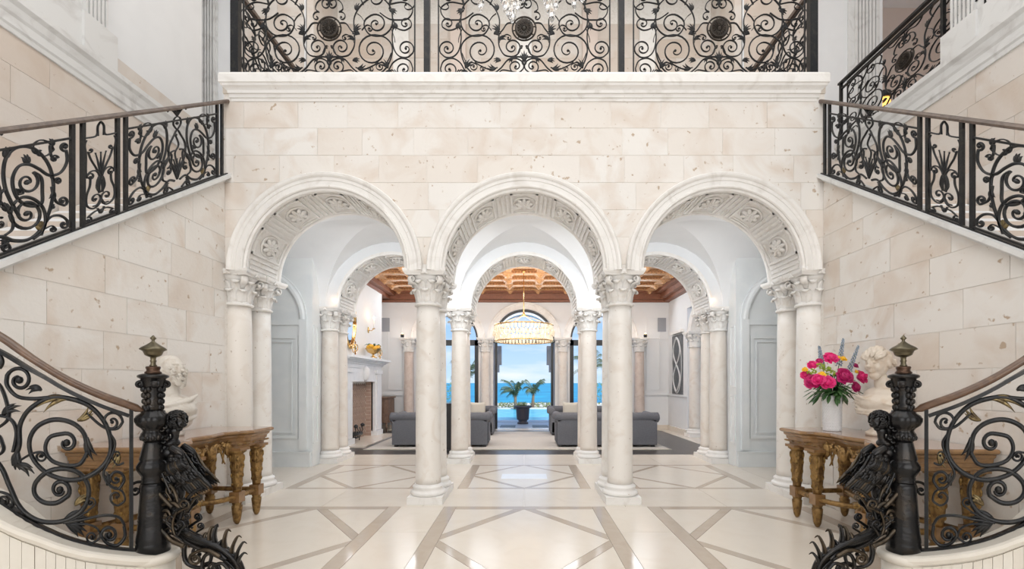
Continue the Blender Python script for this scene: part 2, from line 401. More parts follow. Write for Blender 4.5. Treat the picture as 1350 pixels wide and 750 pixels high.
# ---- stone facing
def blocks(wall, u0, u1, z0, z1, fn, mt, L=.65, H=.335, zref=4.963, top=None, bot=None, seed=0, d0=0, d1=.004, gap=.002, jit=.16):
    rnd = random.Random(seed); k0 = math.floor((z0-zref)/H); k1 = math.ceil((z1-zref)/H)
    for k in range(k0, k1):
        za, zb = max(z0, zref+k*H), min(z1, zref+(k+1)*H)
        if zb-za < .03: continue
        u = u0-(L/2 if k % 2 else 0)-rnd.uniform(0, jit); cuts = [u0]
        while u < u1:
            u += L*rnd.uniform(1-jit, 1+jit)
            if u > u0+.12 and u < u1-.12: cuts.append(u)
        cuts.append(u1)
        for a, b in zip(cuts, cuts[1:]):
            a2, b2 = a+gap, b-gap; n = 1 if (top is None and bot is None) else 12
            run = []; runs = []
            for i in range(n+1):
                uu = lerp(a2, b2, i/n); t = zb-gap; o = za+gap
                if top: t = min(t, top(uu))
                if bot: o = max(o, bot(uu))
                if t-o > .012: run.append((uu, o, t))
                else:
                    if len(run) > 1: runs.append(run)
                    run = []
            if len(run) > 1: runs.append(run)
            for r in runs:
                r2 = [r[0]]
                for i in range(1, len(r)-1):
                    if abs((r[i+1][1]-r[i][1])-(r[i][1]-r2[-1][1])*(r[i+1][0]-r[i][0])/(r[i][0]-r2[-1][0])) > 1e-4 or abs((r[i+1][2]-r[i][2])-(r[i][2]-r2[-1][2])*(r[i+1][0]-r[i][0])/(r[i][0]-r2[-1][0])) > 1e-4: r2.append(r[i])
                r2.append(r[-1])
                poly = [(p[0], p[1]) for p in r2]+[(p[0], p[2]) for p in reversed(r2)]
                dd = d1+rnd.uniform(-.0015, .0015)
                part('stone_block', MB().prism(poly, lambda u, v: fn(u, v, d0), lambda u, v: fn(u, v, dd)), mt, wall)

# ---- front arcade wall
wf = struct('wall_front', arch_wall(MB(), -3.70, 3.70, 5.606, 6.36, ZB, 2.897, 1.02), M_GROUT)
blocks(wf, -3.70, 3.70, 2.897, 4.963, lambda u, z, d: (u, 5.605-d, z), M_STONE, top=None, bot=lambda x: arch_g(x, 1.10), seed=3)
ros = MB()
for k in range(8):
    a = 2*PI*k/8
    ros.ell((.062*math.cos(a), .062*math.sin(a), .018), (.042, .024, .018), 8, 5, Matrix.Rotation(a, 3, 'Z'))
    ros.ell((.033*math.cos(a+.39), .033*math.sin(a+.39), .030), (.024, .014, .014), 6, 4, Matrix.Rotation(a+.39, 3, 'Z'))
ros.ell((0, 0, .038), (.018, .018, .014), 8, 5)
ring = []
ros.tube([(.125*math.cos(2*PI*k/20), .105*math.sin(2*PI*k/20), .008) for k in range(21)], .012, 5)
ROS = ros.mesh('rosette', M_MARBC)
def arch_dress(wall, cx, y0, y1, archi=True, mt=M_MARBC):
    if archi:
        a = MB(); f = y0-.06
        prof = [(1.0,y0+.02),(1.0,f+.005),(1.012,f-.008),(1.03,f-.008),(1.04,f+.012),(1.09,f+.012),(1.095,f+.002),(1.13,f+.002),(1.14,f-.012),(1.155,f-.022),(1.178,f-.026),(1.19,f-.014),(1.19,y0+.02)]
        arc_sweep(a, prof, cx, 0, PI, 48); part('archivolt', a, M_MARB, wall)
    s = MB(); arc_sweep(s, [(.992,y0-.04),(1.03,y0-.04),(1.03,y1+.02),(.992,y1+.02)], cx, 0, PI, 48)
    so = part('arch_soffit', s, mt, wall)
    e = MB()
    for (a, b) in ((y0-.045, y0+.03), (y1-.045, y1+.025)):
        arc_sweep(e, [(.972,a+.01),(.965,(a+b)/2),(.972,b-.01),(.994,b),(.994,a)], cx, 0, PI, 48)
    part('soffit_edge_moulding', e, M_MARB, so)
    ya, yb = y0+.06, y1-.075; ym = (ya+yb)/2
    for k in range(-2, 3):
        c = PI/2+math.radians(33)*k; h = math.radians(10.3); fr = MB()
        for (p, q, u, v) in ((c-h, c+h, ya, ya+.03), (c-h, c+h, yb-.03, yb), (c-h, c-h+.03, ya, yb), (c+h-.03, c+h, ya, yb)):
            arc_box(fr, cx, p, q, .968, .993, u, v, 4)
        for (p, q, u, v) in ((c-h+.05, c+h-.05, ya+.05, ya+.065), (c-h+.05, c+h-.05, yb-.065, yb-.05)):
            arc_box(fr, cx, p, q, .978, .993, u, v, 4)
        part('coffer_frame', fr, mt, so)
        o = link('rosette', ROS, so); n = Vector((-math.cos(c), 0, -math.sin(c)))
        M = Matrix((Vector((-math.sin(c), 0, math.cos(c))), Vector((0, 1, 0)), n)).transposed()
        o.location = Vector((cx+.99*math.cos(c), ym, ZS+.99*math.sin(c))); o.rotation_euler = M.to_euler(); o.scale = (1.12, (yb-ya)/.30*.80, 1.2)
    for k in range(-3, 3):
        c = PI/2+math.radians(33)*(k+.5); h = math.radians(4.4); fr = MB()
        if c-h < 0.02 or c+h > PI-.02: c = min(max(c, h+.03), PI-h-.03)
        for j in range(3):
            p = c-h+j*h*.8; arc_box(fr, cx, p, p+h*.42, .975, .993, ya, yb, 2)
        part('fluted_panel', fr, mt, so)
for cx in CX: arch_dress(wf, cx, 5.60, 6.36)
# balcony cornice with returns
def cornice_front(prof, x_in, ybase):
    n = len(prof); mb = MB()
    V = [(-(x_in+p), ybase-p, z) for p, z in prof]+[(x_in+p, ybase-p, z) for p, z in prof]
    mb.add(V, [(k, n+k, n+k+1, k+1) for k in range(n-1)])
    for sg in (-1, 1):
        W = [(sg*(x_in+p), ybase-p, z) for p, z in prof]+[(sg*(x_in+p), ybase+.25, z) for p, z in prof]
        f = [(k, k+1, n+k+1, n+k) for k in range(n-1)]
        mb.add(W, f if sg < 0 else [q[::-1] for q in f])
    p, z = prof[-1]; q = x_in+p
    return mb.add([(-q, ybase-p, z), (q, ybase-p, z), (q, ybase+.25, z), (-q, ybase+.25, z)], [(0, 1, 2, 3)])
cp = [(0,4.95),(.012,4.955),(.012,4.985),(.028,4.99),(.028,5.03),(.038,5.035),(.045,5.06),(.065,5.085),(.09,5.10),(.095,5.125),(.11,5.13),(.11,5.225),(.10,5.25)]
part('cornice', cornice_front(cp, 3.585, 5.60), M_MARB, wf)
part('balcony_floor_slab', MB().box(-3.70, 3.70, 5.585, 9.2, 5.05, 5.25), M_SLAB, wf)
part('cornice_block', MB().box(-3.62, 3.62, 5.55, 5.70, 5.03, 5.252), M_MARB, wf)

# ---- rear arcade wall (loggia / living room) and back arcade wall
wr = struct('wall_rear', arch_wall(MB(), -4.9, 4.9, 8.38, 9.20, ZB-.1, 2.897, 1.02), M_PLASTER)
for cx in CX: arch_dress(wr, cx, 8.38, 9.20, False)
for s_ in (-1, 1):
    part('pier', MB().box(*sorted((s_*3.80, s_*4.9)), 8.40, 9.2, 0, 2.95), M_PLASTER, wr)
# ---- loggia vault
vt = struct('ceiling', MB().box(-6.6, 6.6, 6.30, 8.44, 4.22, 4.30), M_PLASTER)
YA, YB, HV = 6.36, 8.38, 1.18; YM = (YA+YB)/2; BV = (YB-YA)/2; ZV = 2.90
def web(cx, a, side):
    mb = MB(); N, Mm = 20, 20; vs = []
    for i in range(N+1):
        ph = PI/2*i/N
        for j in range(Mm+1):
            wv = math.sin(PI/2*(-1+2*j/Mm)); z = ZV+HV*math.sqrt(max(0, 1-(math.sin(ph)*wv)**2))
            if side in 'fb': vs.append((cx+a*math.sin(ph)*wv, YM+(-1 if side == 'f' else 1)*BV*math.sin(ph), z))
            else: vs.append((cx+(-1 if side == 'l' else 1)*a*math.sin(ph), YM+BV*math.sin(ph)*wv, z))
    fs = []
    for i in range(N):
        for j in range(Mm):
            q = (i*(Mm+1)+j, i*(Mm+1)+j+1, (i+1)*(Mm+1)+j+1, (i+1)*(Mm+1)+j); fs.append(q if side in 'br' else q[::-1])
    return mb.add(vs, fs, True)
for cx in CX:
    for sd in 'fblr': part('vault_web', web(cx, 1.218, sd), M_PLASTER, vt)
for s_ in (-1, 1):
    mb = MB(); vs = []; N = 32
    for i in range(N+1):
        t = PI*i/N
        for x in (3.654, 6.6): vs.append((s_*x, YM-BV*math.cos(t), ZV+HV*math.sin(t)))
    mb.add(vs, [(2*i, 2*i+1, 2*i+3, 2*i+2) for i in range(N)], True); part('barrel_vault', mb, M_PLASTER, vt)
# transverse strips between vault bays and passage walls
for s_, nm in ((-1, 'wall_loggia_left'), (1, 'wall_loggia_right')):
    X = lambda a, b: sorted((s_*a, s_*b))
    m = MB()
    m.box(*X(3.77, 6.6), 8.10, 8.40, 0, 4.2)            # panelled wall facing the hall
    wlg = struct(nm, m, M_PANEL)
    cxp = s_*4.79; fy = 8.10
    e = MB(); arc_sweep(e, [(.80,fy),(.80,fy-.035),(.83,fy-.05),(.87,fy-.05),(.90,fy-.03),(.93,fy-.03),(.93,fy)], cxp, 0, PI, 32, 2.62)
    for q in (-1, 1): e.box(*sorted((cxp+q*.80, cxp+q*.93)), fy-.04, fy, .30, 2.62)
    part('blind_arch_moulding', e, M_PANEL, wlg)
    e = MB(); e.box(*X(3.80, 6.6), fy-.04, fy, 0, .24); e.box(*X(3.79, 6.6), fy-.05, fy, .24, .27); part('baseboard', e, M_PANEL, wlg)
    e = MB()
    for (a, b, c, d) in ((4.02,5.56,.50,.55),(4.02,5.56,2.28,2.33),(4.02,4.07,.55,2.28),(5.51,5.56,.55,2.28),(4.12,5.46,.60,.62),(4.12,5.46,2.21,2.23),(4.12,4.14,.62,2.21),(5.44,5.46,.62,2.21)):
        e.box(*X(a, b), fy-.022, fy, c, d)
    part('raised_panel', e, M_PANEL, wlg)
    e = MB(); e.box(*X(3.99, 5.59), fy-.03, fy, 2.52, 2.60); part('impost_band', e, M_PANEL, wlg)
    e = MB()
    for (a, b, c, d) in ((8.14,8.30,.4,.43),(8.14,8.30,1.25,1.28),(8.14,8.16,.43,1.25),(8.28,8.30,.43,1.25),(8.14,8.30,1.42,1.45),(8.14,8.30,2.5,2.53),(8.14,8.16,1.45,2.5),(8.28,8.30,1.45,2.5)):
        e.box(*X(3.755, 3.775), a, b, c, d)
    part('side_panel', e, M_PANEL, wlg)
    part('end_wall', MB().box(*X(6.6, 6.7), 6.3, 8.4, 0, 4.3), M_PANEL, wlg)
    part('passage_wall', MB().box(*X(3.80, 6.6), 6.34, 6.42, 0, 4.3), M_PANEL, wlg)

# ---- hall side walls, below the stair flights
zc = lambda y: 4.10+.703*(y-5.65)
for s_, nm in ((-1, 'wall_left'), (1, 'wall_right')):
    X = lambda a, b: sorted((s_*a, s_*b))
    m = MB(); n = 3
    for (a, b) in ((-1.2, 1.0), (1.0, 3.4), (3.4, 6.42)):
        m.hexa([(X(3.686,3.82)[0],a,0),(X(3.686,3.82)[1],a,0),(X(3.686,3.82)[1],b,0),(X(3.686,3.82)[0],b,0)],
               [(X(3.686,3.82)[0],a,max(.05,zc(a)-.06)),(X(3.686,3.82)[1],a,max(.05,zc(a)-.06)),(X(3.686,3.82)[1],b,zc(b)-.06),(X(3.686,3.82)[0],b,zc(b)-.06)])
    wsd = struct(nm, m, M_GROUT)
    blocks(wsd, 2.0, 5.60, 0, 4.2, lambda u, z, d: (s_*(3.685-d), u, z), M_STONE, L=.72, top=lambda y: zc(y)-.075, seed=11+s_)
    # sloping marble cap
    e = MB(); pr = [(3.60,0),(3.60,-.045),(3.62,-.055),(3.645,-.06),(3.66,-.085),(3.68,-.09),(3.84,-.09),(3.84,0)]
    y0, y1 = -1.0, 5.60 if True else 0
    vs = [(s_*p, y, zc(y)+q) for y in (y0, 6.6) for p, q in pr]
    k = len(pr); fs = [(i, (i+1)%k, k+(i+1)%k, k+i) for i in range(k)]+[tuple(range(k)), tuple(range(2*k-1, k-1, -1))]
    if s_ > 0: fs = [f[::-1] for f in fs]
    # the cap stops against the arcade wall
    vs = [(v[0], min(v[1], 5.61) if True else v[1], zc(min(v[1], 5.61))+pr[i % k][1]) for i, v in enumerate(vs)]
    part('stair_cap', MB().add(vs, fs), M_GRAYST, wsd)
    # upper flight steps
    y = 1.0
    while True:
        z = zc(y)-.16
        if z > ZB-.02 or y > 7.6: break
        part('stair_tread', MB().box(*X(3.83, 4.98), y, y+.262, z-.17, z), M_STONEG, wsd); y += .242
    part('stair_landing', MB().box(*X(3.83, 4.98), y, 8.0, ZB-.2, ZB), M_SLAB, wsd)
    part('stair_soffit', MB().hexa([(X(3.83,4.98)[0],1.0,.55),(X(3.83,4.98)[1],1.0,.55),(X(3.83,4.98)[1],7.2,4.85),(X(3.83,4.98)[0],7.2,4.85)],
                                   [(X(3.83,4.98)[0],1.0,.65),(X(3.83,4.98)[1],1.0,.65),(X(3.83,4.98)[1],7.2,4.95),(X(3.83,4.98)[0],7.2,4.95)]), M_PLASTER, wsd)
# ---- gallery walls beyond the flights
for s_, nm in ((-1, 'wall_gallery_left'), (1, 'wall_gallery_right')):
    X = lambda a, b: sorted((s_*a, s_*b))
    wg = struct(nm, MB().box(*X(5.008, 5.25), -1.2, 7.2, 0, ZB-.02), M_GROUT)
    blocks(wg, 2.2, 7.2, 1.9, 4.92, lambda u, z, d: (s_*(5.007-d), u, z), M_STONEG, L=.80, H=.37, seed=30+s_)
    e = MB(); pr = [(5.02,4.90),(4.985,4.905),(4.98,4.95),(4.965,4.97),(4.96,5.05),(4.945,5.08),(4.93,5.15),(4.90,5.19),(4.90,5.25),(5.25,5.25),(5.25,4.9)]
    k = len(pr); vs = [(s_*p, y, q) for y in (-1.2, 7.2) for p, q in pr]; fs = [(i, (i+1)%k, k+(i+1)%k, k+i) for i in range(k)]+[tuple(range(k)), tuple(range(2*k-1, k-1, -1))]
    if s_ < 0: fs = [f[::-1] for f in fs]
    part('cornice', MB().add(vs, fs), M_GRAYST, wg)
    part('gallery_floor_slab', MB().box(*X(5.2, 9.5), -1.2, 9.8, 5.05, 5.24), M_SLAB, wg)
    ye = 5.55 if s_ < 0 else 5.42
    part('plinth', MB().box(*X(4.955, 5.3), ye-.42, ye, ZB, 5.70 if s_ < 0 else 5.60), M_GRAYST, wg)
    part('plinth', MB().box(*X(4.985, 5.3), 4.3, ye-.42, ZB, 5.70 if s_ < 0 else 5.60), M_GRAYST, wg)
    part('gallery_pier', MB().box(*X(5.04, 5.3), 4.3, ye-.04, 5.6, 9.4), M_GRAYST, wg)
    for (a, b) in ((ye-.36, ye-.06), (ye-.76, ye-.48)):
        n = 6; wv = (b-a)/n
        pil = MB()
        for i in range(n): pil.box(*X(5.005, 5.045), a+i*wv+.008, a+(i+1)*wv-.012, 5.72 if s_ < 0 else 5.62, 9.4)
        part('fluted_pilaster', pil, M_GRAYST, wg)
    if s_ < 0:
        part('curb', MB().box(*X(5.0, 5.22), 5.55, 7.2, ZB, 5.49), M_STONEG, wg)
        part('plaster_wall', MB().box(*X(5.10, 5.28), 5.5, 7.2, 5.3, 9.4), M_PLASTER, wg)
    # wall facing the hall at the end of the stair well
    we = struct('wall_stair_end_left' if s_ < 0 else 'wall_stair_end_right', MB().box(*X(3.84, 7.6 if s_ < 0 else 6.3), 8.0, 8.2, 4.32, 9.4), M_PLASTER)
    pil = MB(); a, b = (5.40, 5.74) if s_ < 0 else (5.78, 6.20); n = 7; wv = (b-a)/n
    pil.box(*X(a-.10 if s_ > 0 else a-.02, b+.03), 7.975, 8.0, 4.32, 9.4)
    for i in range(n): pil.box(*X(a+i*wv+.008, a+(i+1)*wv-.012), 7.945, 7.98, 4.32, 9.4)
    part('fluted_pilaster', pil, M_GRAYST, we)
    part('door_casing', MB().box(*X(4.98, 5.10), 7.94, 8.0, 4.32, 9.4), M_MARB, we)
    blocks(we, *X(3.86, 4.97), 4.32, 9.2, lambda u, z, d: (u, 7.995-d, z), M_STONEG, L=.6, H=.37, seed=77)
    part('outer_wall', MB().box(*X(9.0, 9.1), -1.2, 10, 5.2, 9.4), M_WARMW, we)
    if s_ > 0: part('recess_wall', MB().box(6.2, 9.1, 9.6, 9.7, 5.2, 9.4), M_WARMW, we)
# ---- balcony back wall, hall ceiling and the entrance wall behind the camera
wb = struct('wall_balcony', MB().box(-3.75, 3.75, 9.02, 9.2, 5.2, 9.4), M_GROUT)
blocks(wb, -3.7, 3.7, 5.25, 8.6, lambda u, z, d: (u, 9.018-d, z), M_STONEG, L=.9, H=.37, seed=5)
for x in (-2.42, -1.3, 0, 1.3, 2.42):
    part('marble_strip', MB().box(x-.15, x+.15, 8.93, 9.02, 5.25, 9.4), M_WARMW if abs(x) in (1.3,) else M_MARB, wb)
for s_ in (-1, 1): part('balcony_side_wall', MB().box(*sorted((s_*3.70, s_*3.82)), 8.0, 9.1, 5.2, 9.4), M_STONEG, wb)
tcn_ = struct('ceiling', MB().box(-9.2, 9.2, -5, 10, 9.4, 9.5), M_PLASTER)
we2 = struct('wall_entrance', MB().box(-9.2, 9.2, -5.2, -5.0, 0, 9.4), M_PLASTER)
for s_ in (-1, 1): part('side_return', MB().box(*sorted((s_*7.5, s_*7.6)), -5, -1.0, 0, 9.4), M_PLASTER, we2)

# ------------------------------------------------------------------ columns
def leaf_mesh():
    # acanthus leaf: grows up against the bell (local +y outward), curls at the tip
    mb = MB(); n = 8; prof = [(0,0),(.012,.05),(.018,.10),(.030,.15),(.055,.185),(.085,.195),(.095,.172),(.088,.155)]
    wd = [.040,.056,.062,.062,.058,.050,.036,.012]
    vs = []
    for i, (o, z) in enumerate(prof):
        for j in range(7):
            u = -1+j/3; ser = 1+(.16 if i % 2 and abs(u) > .9 else 0)
            vs.append((wd[i]*u*ser, o+.014*(1-u*u)*(1 if j % 2 else .35)-.012*abs(u), z))
    fs = [(i*7+j, i*7+j+1, (i+1)*7+j+1, (i+1)*7+j) for i in range(n-1) for j in range(6)]
    fs += [tuple(reversed([v+56 for v in f])) for f in fs]
    vs += [(x*.96, y-.012, z) for x, y, z in vs]
    rim = [j for j in range(7)]+[i*7+6 for i in range(1, 8)]+[7*7+j for j in range(5, -1, -1)]+[i*7 for i in range(6, 0, -1)]
    for a, b in zip(rim, rim[1:]+rim[:1]): fs.append((a, a+56, b+56, b))
    return mb.add(vs, fs, True)
LEAF = leaf_mesh().mesh('acanthus_leaf', M_MARBC)
def volute_mesh():
    mb = MB(); pts = []; rad = []
    for i in range(26):
        t = i/25; a = -PI/2+2*PI*1.35*t; r = .052*(1-t)**.8+.006
        pts.append((0, .052-.0+r*math.cos(a)*1.0, r*math.sin(a))); rad.append(.020*(1-.55*t))
    mb.tube([(0, -.06, -.15), (0, -.035, -.09), (0, .0, -.062)]+pts, [.010, .014, .018]+rad, 6, 1.7, up=(1, 0, 0))
    return mb
VOL = volute_mesh().mesh('volute', M_MARBC)
bell = MB().lathe([(.150,-.02),(.168,-.012),(.168,.012),(.146,.018),(.140,.10),(.150,.22),(.180,.31),(.215,.345)], seg=28)
BELL = bell.mesh('capital', M_MARBC)
def abacus_mesh(hw=.262):
    mb = MB(); out = []
    for k in range(4):
        a = PI/2*k
        for j in range(7):
            u = -1+2*j/7*1.0; q = hw*(1-.13*(1-u*u)**1) if abs(u) < .95 else hw
            x, y = u*hw, -q; out.append((x*math.cos(a)-y*math.sin(a), x*math.sin(a)+y*math.cos(a)))
    vs = []; L = [(0, .90), (.018, .93), (.035, .98), (.05, 1.0), (.075, 1.0)]; n = len(out)
    for z, s in L: vs += [(x*s, y*s, z) for x, y in out]
    fs = [(i*n+k, i*n+(k+1)%n, (i+1)*n+(k+1)%n, (i+1)*n+k) for i in range(len(L)-1) for k in range(n)]
    fs += [tuple(range(n-1, -1, -1)), tuple((len(L)-1)*n+k for k in range(n))]
    return mb.add(vs, fs)
ABA = abacus_mesh().mesh('abacus', M_MARB)
FLEU = MB()
for k in range(5):
    a = -1+k*.5; FLEU.ell((.016*math.sin(a*1.3), .004, .016*math.cos(a*1.3)), (.008, .014, .016), 6, 4, Matrix.Rotation(-a*1.3, 3, 'Y'))
FLEU = FLEU.mesh('fleuron', M_MARBC)
PLI = MB().box(-.2175, .2175, -.2175, .2175, 0, .09).mesh('plinth', M_MARB)
BAS = MB().lathe([(.205,.09),(.218,.10),(.222,.118),(.215,.138),(.198,.145),(.192,.152),(.188,.17),(.194,.185),(.192,.20),(.176,.208),(.168,.215),(.166,.228)], seg=40).mesh('base', M_MARB)
SHP = [(.160,.228),(.157,.30),(.156,.9),(.152,1.6),(.146,2.2),(.141,2.46)]
SH = {m.name: MB().lathe(SHP, seg=40).mesh('shaft', m) for m in (M_SHAFT, M_SHAFTR, M_SHAFTP)}
def column(x, y, label, group=None, shaft=M_SHAFT, h=1.0):
    t = thing('column', (x, y, 0), label, 'column', group); t.scale = (1, 1, h)
    link('plinth', PLI, t); link('base', BAS, t); link('shaft', SH[shaft.name], t)
    c = link('capital', BELL, t, (0, 0, 2.475)); link('abacus', ABA, c, (0, 0, .345))
    for k in range(8):
        a = PI/4*k
        link('acanthus_leaf', LEAF, c, (.138*math.sin(a), -.138*math.cos(a), .01), (0, 0, a+PI), (.95, .9, .86))
        a += PI/8
        link('acanthus_leaf', LEAF, c, (.140*math.sin(a), -.140*math.cos(a), .09), (0, 0, a+PI), (.95, 1.05, 1.0))
    for k in range(4):
        a = PI/4+PI/2*k
        link('volute', VOL, c, (.200*math.sin(a), -.200*math.cos(a), .300), (0, 0, a+PI), (1.3, .72, .78))
        a = PI/2*k; link('fleuron', FLEU, c, (.232*math.sin(a), -.232*math.cos(a), .355), (0, 0, a+PI), (1.6, 1, 1.6))
    return t
names = {-3.63: 'far left', -1.22: 'centre left', 1.22: 'centre right', 3.63: 'far right'}
for x in (-3.63, -1.22, 1.22, 3.63):
    s = 'left' if x < 0 else 'right'
    if abs(x) < 2:
        column(x, 5.79, f'foremost white marble column carrying the {s} side of the big central arch', 'front arcade columns')
        column(x, 6.23, f'marble column close behind the foremost free-standing column on the {s}', 'front arcade columns')
        column(x, 8.60, f'slimmer-looking beige column under the {s} springing of the second arcade\'s central arch', 'rear arcade columns', M_SHAFTR)
        column(x, 9.04, f'column hidden close behind the {s} middle column of the second arcade', 'rear arcade columns', M_SHAFTR)
        column(x, 14.34, f'pale column beside the {s} edge of the sea-view doorway', 'living room wall columns', M_SHAFTR)
    else:
        column(x, 5.79, f'engaged marble column against the {s} hall wall above the end of the console table', 'front arcade columns')
        column(x, 6.23, f'inner engaged marble column just behind the one at the {s} hall wall', 'front arcade columns')
        column(x*1.01, 8.60, f'beige marble column beside the {s} white panelled wall of the passage', 'rear arcade columns', M_SHAFTR)
        column(x*1.01, 9.04, f'column partly hidden behind the one beside the {s} panelled passage wall', 'rear arcade columns', M_SHAFTR)
        column(x, 14.34, f'rosy marble column at the {s} end of the living room window wall', 'living room wall columns', M_SHAFTP)
# ------------------------------------------------------------------ living room
YB_ = 14.34
wk = struct('wall_back', arch_wall(MB(), -4.75, 4.9, 14.55, 14.85, 4.5, 2.897, 1.0), M_PLASTER)
for cx in CX:
    a = MB(); y0 = 14.55; f = y0-.06
    arc_sweep(a, [(.96,y0+.3),(.96,f),(.975,f-.012),(1.0,f-.012),(1.01,f+.01),(1.12,f+.01),(1.13,f-.008),(1.17,f-.02),(1.19,f-.01),(1.19,y0)], cx, 0, PI, 40)
    part('archivolt', a, M_MARB, wk)
for (a, b) in ((-1.44,-1.0),(1.0,1.44),(-4.75,-3.44),(3.44,4.9)): part('pier', MB().box(a, b, 14.57, 14.85, 0, 2.95), M_MARB if abs(a) < 2 else M_PLASTER, wk)
for s_ in (-1, 1):
    for xx in (1.06, 1.38): part('marble_pilaster', MB().box(*sorted((s_*xx-.075, s_*xx+.075)), 14.49, 14.57, 0, 2.9), M_MARB, wk)
    X = lambda a, b: sorted((s_*a, s_*b))
    part('dado_rail', MB().box(*X(3.88, 4.6), 14.51, 14.55, 1.08, 1.13).box(*X(3.88, 4.6), 14.53, 14.55, .14, .17), M_PLASTER, wk)
    e = MB()
    for (a, b, c, d) in ((3.90,4.35,1.25,1.28),(3.90,4.35,3.55,3.58),(3.90,3.93,1.28,3.55),(4.32,4.35,1.28,3.55)): e.box(*X(a, b), 14.53, 14.56, c, d)
    part('wall_panel_moulding', e, M_PLASTER, wk)
part('baseboard', MB().box(-4.7, -3.88, 14.5, 14.56, 0, .14).box(3.88, 4.9, 14.5, 14.56, 0, .14), M_SLAB, wk)
# doors with black frames, transom and tympanum
for i, cx in enumerate(CX):
    t = thing(f'door_{i+1}', (cx, 14.62, 0), None, None); t['kind'] = 'structure'
    fr = MB()
    for s_ in (-1, 1): fr.box(*sorted((cx+s_*.85, cx+s_*.99)), 14.58, 14.68, 0, 2.86) if i != 1 else fr.box(*sorted((cx+s_*.86, cx+s_*.93)), 14.58, 14.68, 0, 2.86)
    fr.box(cx-.99, cx+.99, 14.58, 14.68, 2.68 if i != 1 else 2.76, 2.86)
    arc_sweep(fr, [(.90,14.60),(.90,14.66),(.97,14.66),(.97,14.60)], cx, 0, PI, 28, 2.86)
    part('door_frame', fr, M_BLACK, t)
    gl = MB(); N = 24
    pts = [(cx+.93*math.cos(PI*k/N), 2.86+.93*math.sin(PI*k/N)) for k in range(N+1)]
    gl.prism(pts, lambda u, v: (u, 14.64, v), lambda u, v: (u, 14.63, v)); part('fanlight_pane', gl, M_GLASS, t)
    if i != 1: part('glass_pane', MB().box(cx-.85, cx+.85, 14.63, 14.64, .02, 2.70), M_GLASS, t)
    part('threshold', MB().box(cx-.95, cx+.95, 14.55, 14.95, -.01, .01), M_WSLAB, t)
# side walls
m = MB().box(-4.75, -4.60, 9.2, 14.6, 0, 4.5)
wll = struct('wall_living_left', m, M_PLASTER)
part('chimney_breast', MB().box(-4.62, -4.24, 10.2, 13.55, 2.1, 4.5).box(-4.62, -4.24, 10.2, 10.85, 0, 2.1).box(-4.62, -4.24, 12.75, 13.55, 0, 2.1).box(-4.62,-4.24,10.85,12.75,1.55,2.1), M_PLASTER, wll)
wlr = struct('wall_living_right', MB().box(4.62, 4.8, 12.9, 14.6, 0, 4.5).box(4.62, 4.8, 9.2, 10.0, 0, 4.5).box(4.62, 4.8, 10.0, 12.9, 3.6, 4.5).box(5.9, 6.0, 9.2, 13.5, 0, 4.5), M_PLASTER)
part('dado_rail', MB().box(4.58, 4.62, 12.9, 14.6, 1.08, 1.13), M_PLASTER, wlr)
part('baseboard', MB().box(4.57, 4.62, 12.9, 14.6, 0, .14), M_SLAB, wlr)
# arch in the right wall (opening towards -X): marble band with coffers
aw = MB(); n = 30; ZS2 = 2.897
def arc_y(mb, r0, r1, x0, x1, cy=11.45, a0=0, a1=PI, n=30):
    vs = []
    for i in range(n+1):
        a = lerp(a0, a1, i/n)
        for (r, x) in ((r0,x0),(r0,x1),(r1,x1),(r1,x0)): vs.append((x, cy+r*math.cos(a), 2.75+r*math.sin(a)*.80))
    fs = [(i*4+k, i*4+(k+1)%4, (i+1)*4+(k+1)%4, (i+1)*4+k) for i in range(n) for k in range(4)]+[(3,2,1,0), tuple(n*4+k for k in range(4))]
    return mb.add(vs, fs)
part('arch_soffit', arc_y(MB(), 1.05, 1.30, 4.56, 5.3), M_MARBC, wlr)
for k in range(9):
    a = PI*(k+.5)/9; part('coffer_frame', arc_y(MB(), 1.02, 1.06, 4.66, 5.2, a0=a-.11, a1=a+.11, n=4), M_MARB, wlr)
column(4.72, 12.58, 'pale column in the side arch of the living room right wall', 'living room side arch columns', M_SHAFTR)
column(4.95, 12.62, 'column behind the one in the living room side arch on the right', 'living room side arch columns', M_SHAFTR)
# coffered cedar ceiling
cc = struct('ceiling', MB().box(-4.75, 4.9, 9.2, 14.9, 4.52, 4.60), M_COFF)
part('cedar_cornice', MB().box(-4.62, 4.64, 14.42, 14.56, 4.05, 4.12).box(-4.62, 4.64, 14.30, 14.56, 4.12, 4.30).box(-4.62, 4.64, 14.18, 14.56, 4.30, 4.40), M_COFFD, cc)
for s_ in (-1, 1):
    X = lambda a, b: sorted((s_*a, s_*b))
    part('cedar_cornice', MB().box(*X(4.22, 4.62), 9.25, 14.5, 4.12, 4.22).box(*X(4.05, 4.62), 9.25, 14.5, 4.22, 4.40) if s_ < 0 else MB().box(*X(4.45, 4.64), 9.25, 14.5, 4.06, 4.14).box(*X(4.28, 4.64), 9.25, 14.5, 4.14, 4.28).box(*X(4.1,4.64), 9.25, 14.5, 4.28, 4.40), M_COFFD, cc)
CY_ = [9.9+.72*k for k in range(7)]; CXX = [-3.915+.87*k for k in range(10)]
for y in CY_:
    b = MB().box(-4.2, 4.2, y-.11, y+.11, 4.36, 4.52).box(-4.2, 4.2, y-.16, y+.16, 4.42, 4.52)
    part('ceiling_beam', b, M_COFFL, cc)
    d = MB(); x = -4.15
    while x < 4.15:
        d.box(x, x+.045, y-.135, y-.11, 4.375, 4.415); x += .085
    o = part('dentil_course', d, M_COFF, cc); o['kind'] = 'stuff'
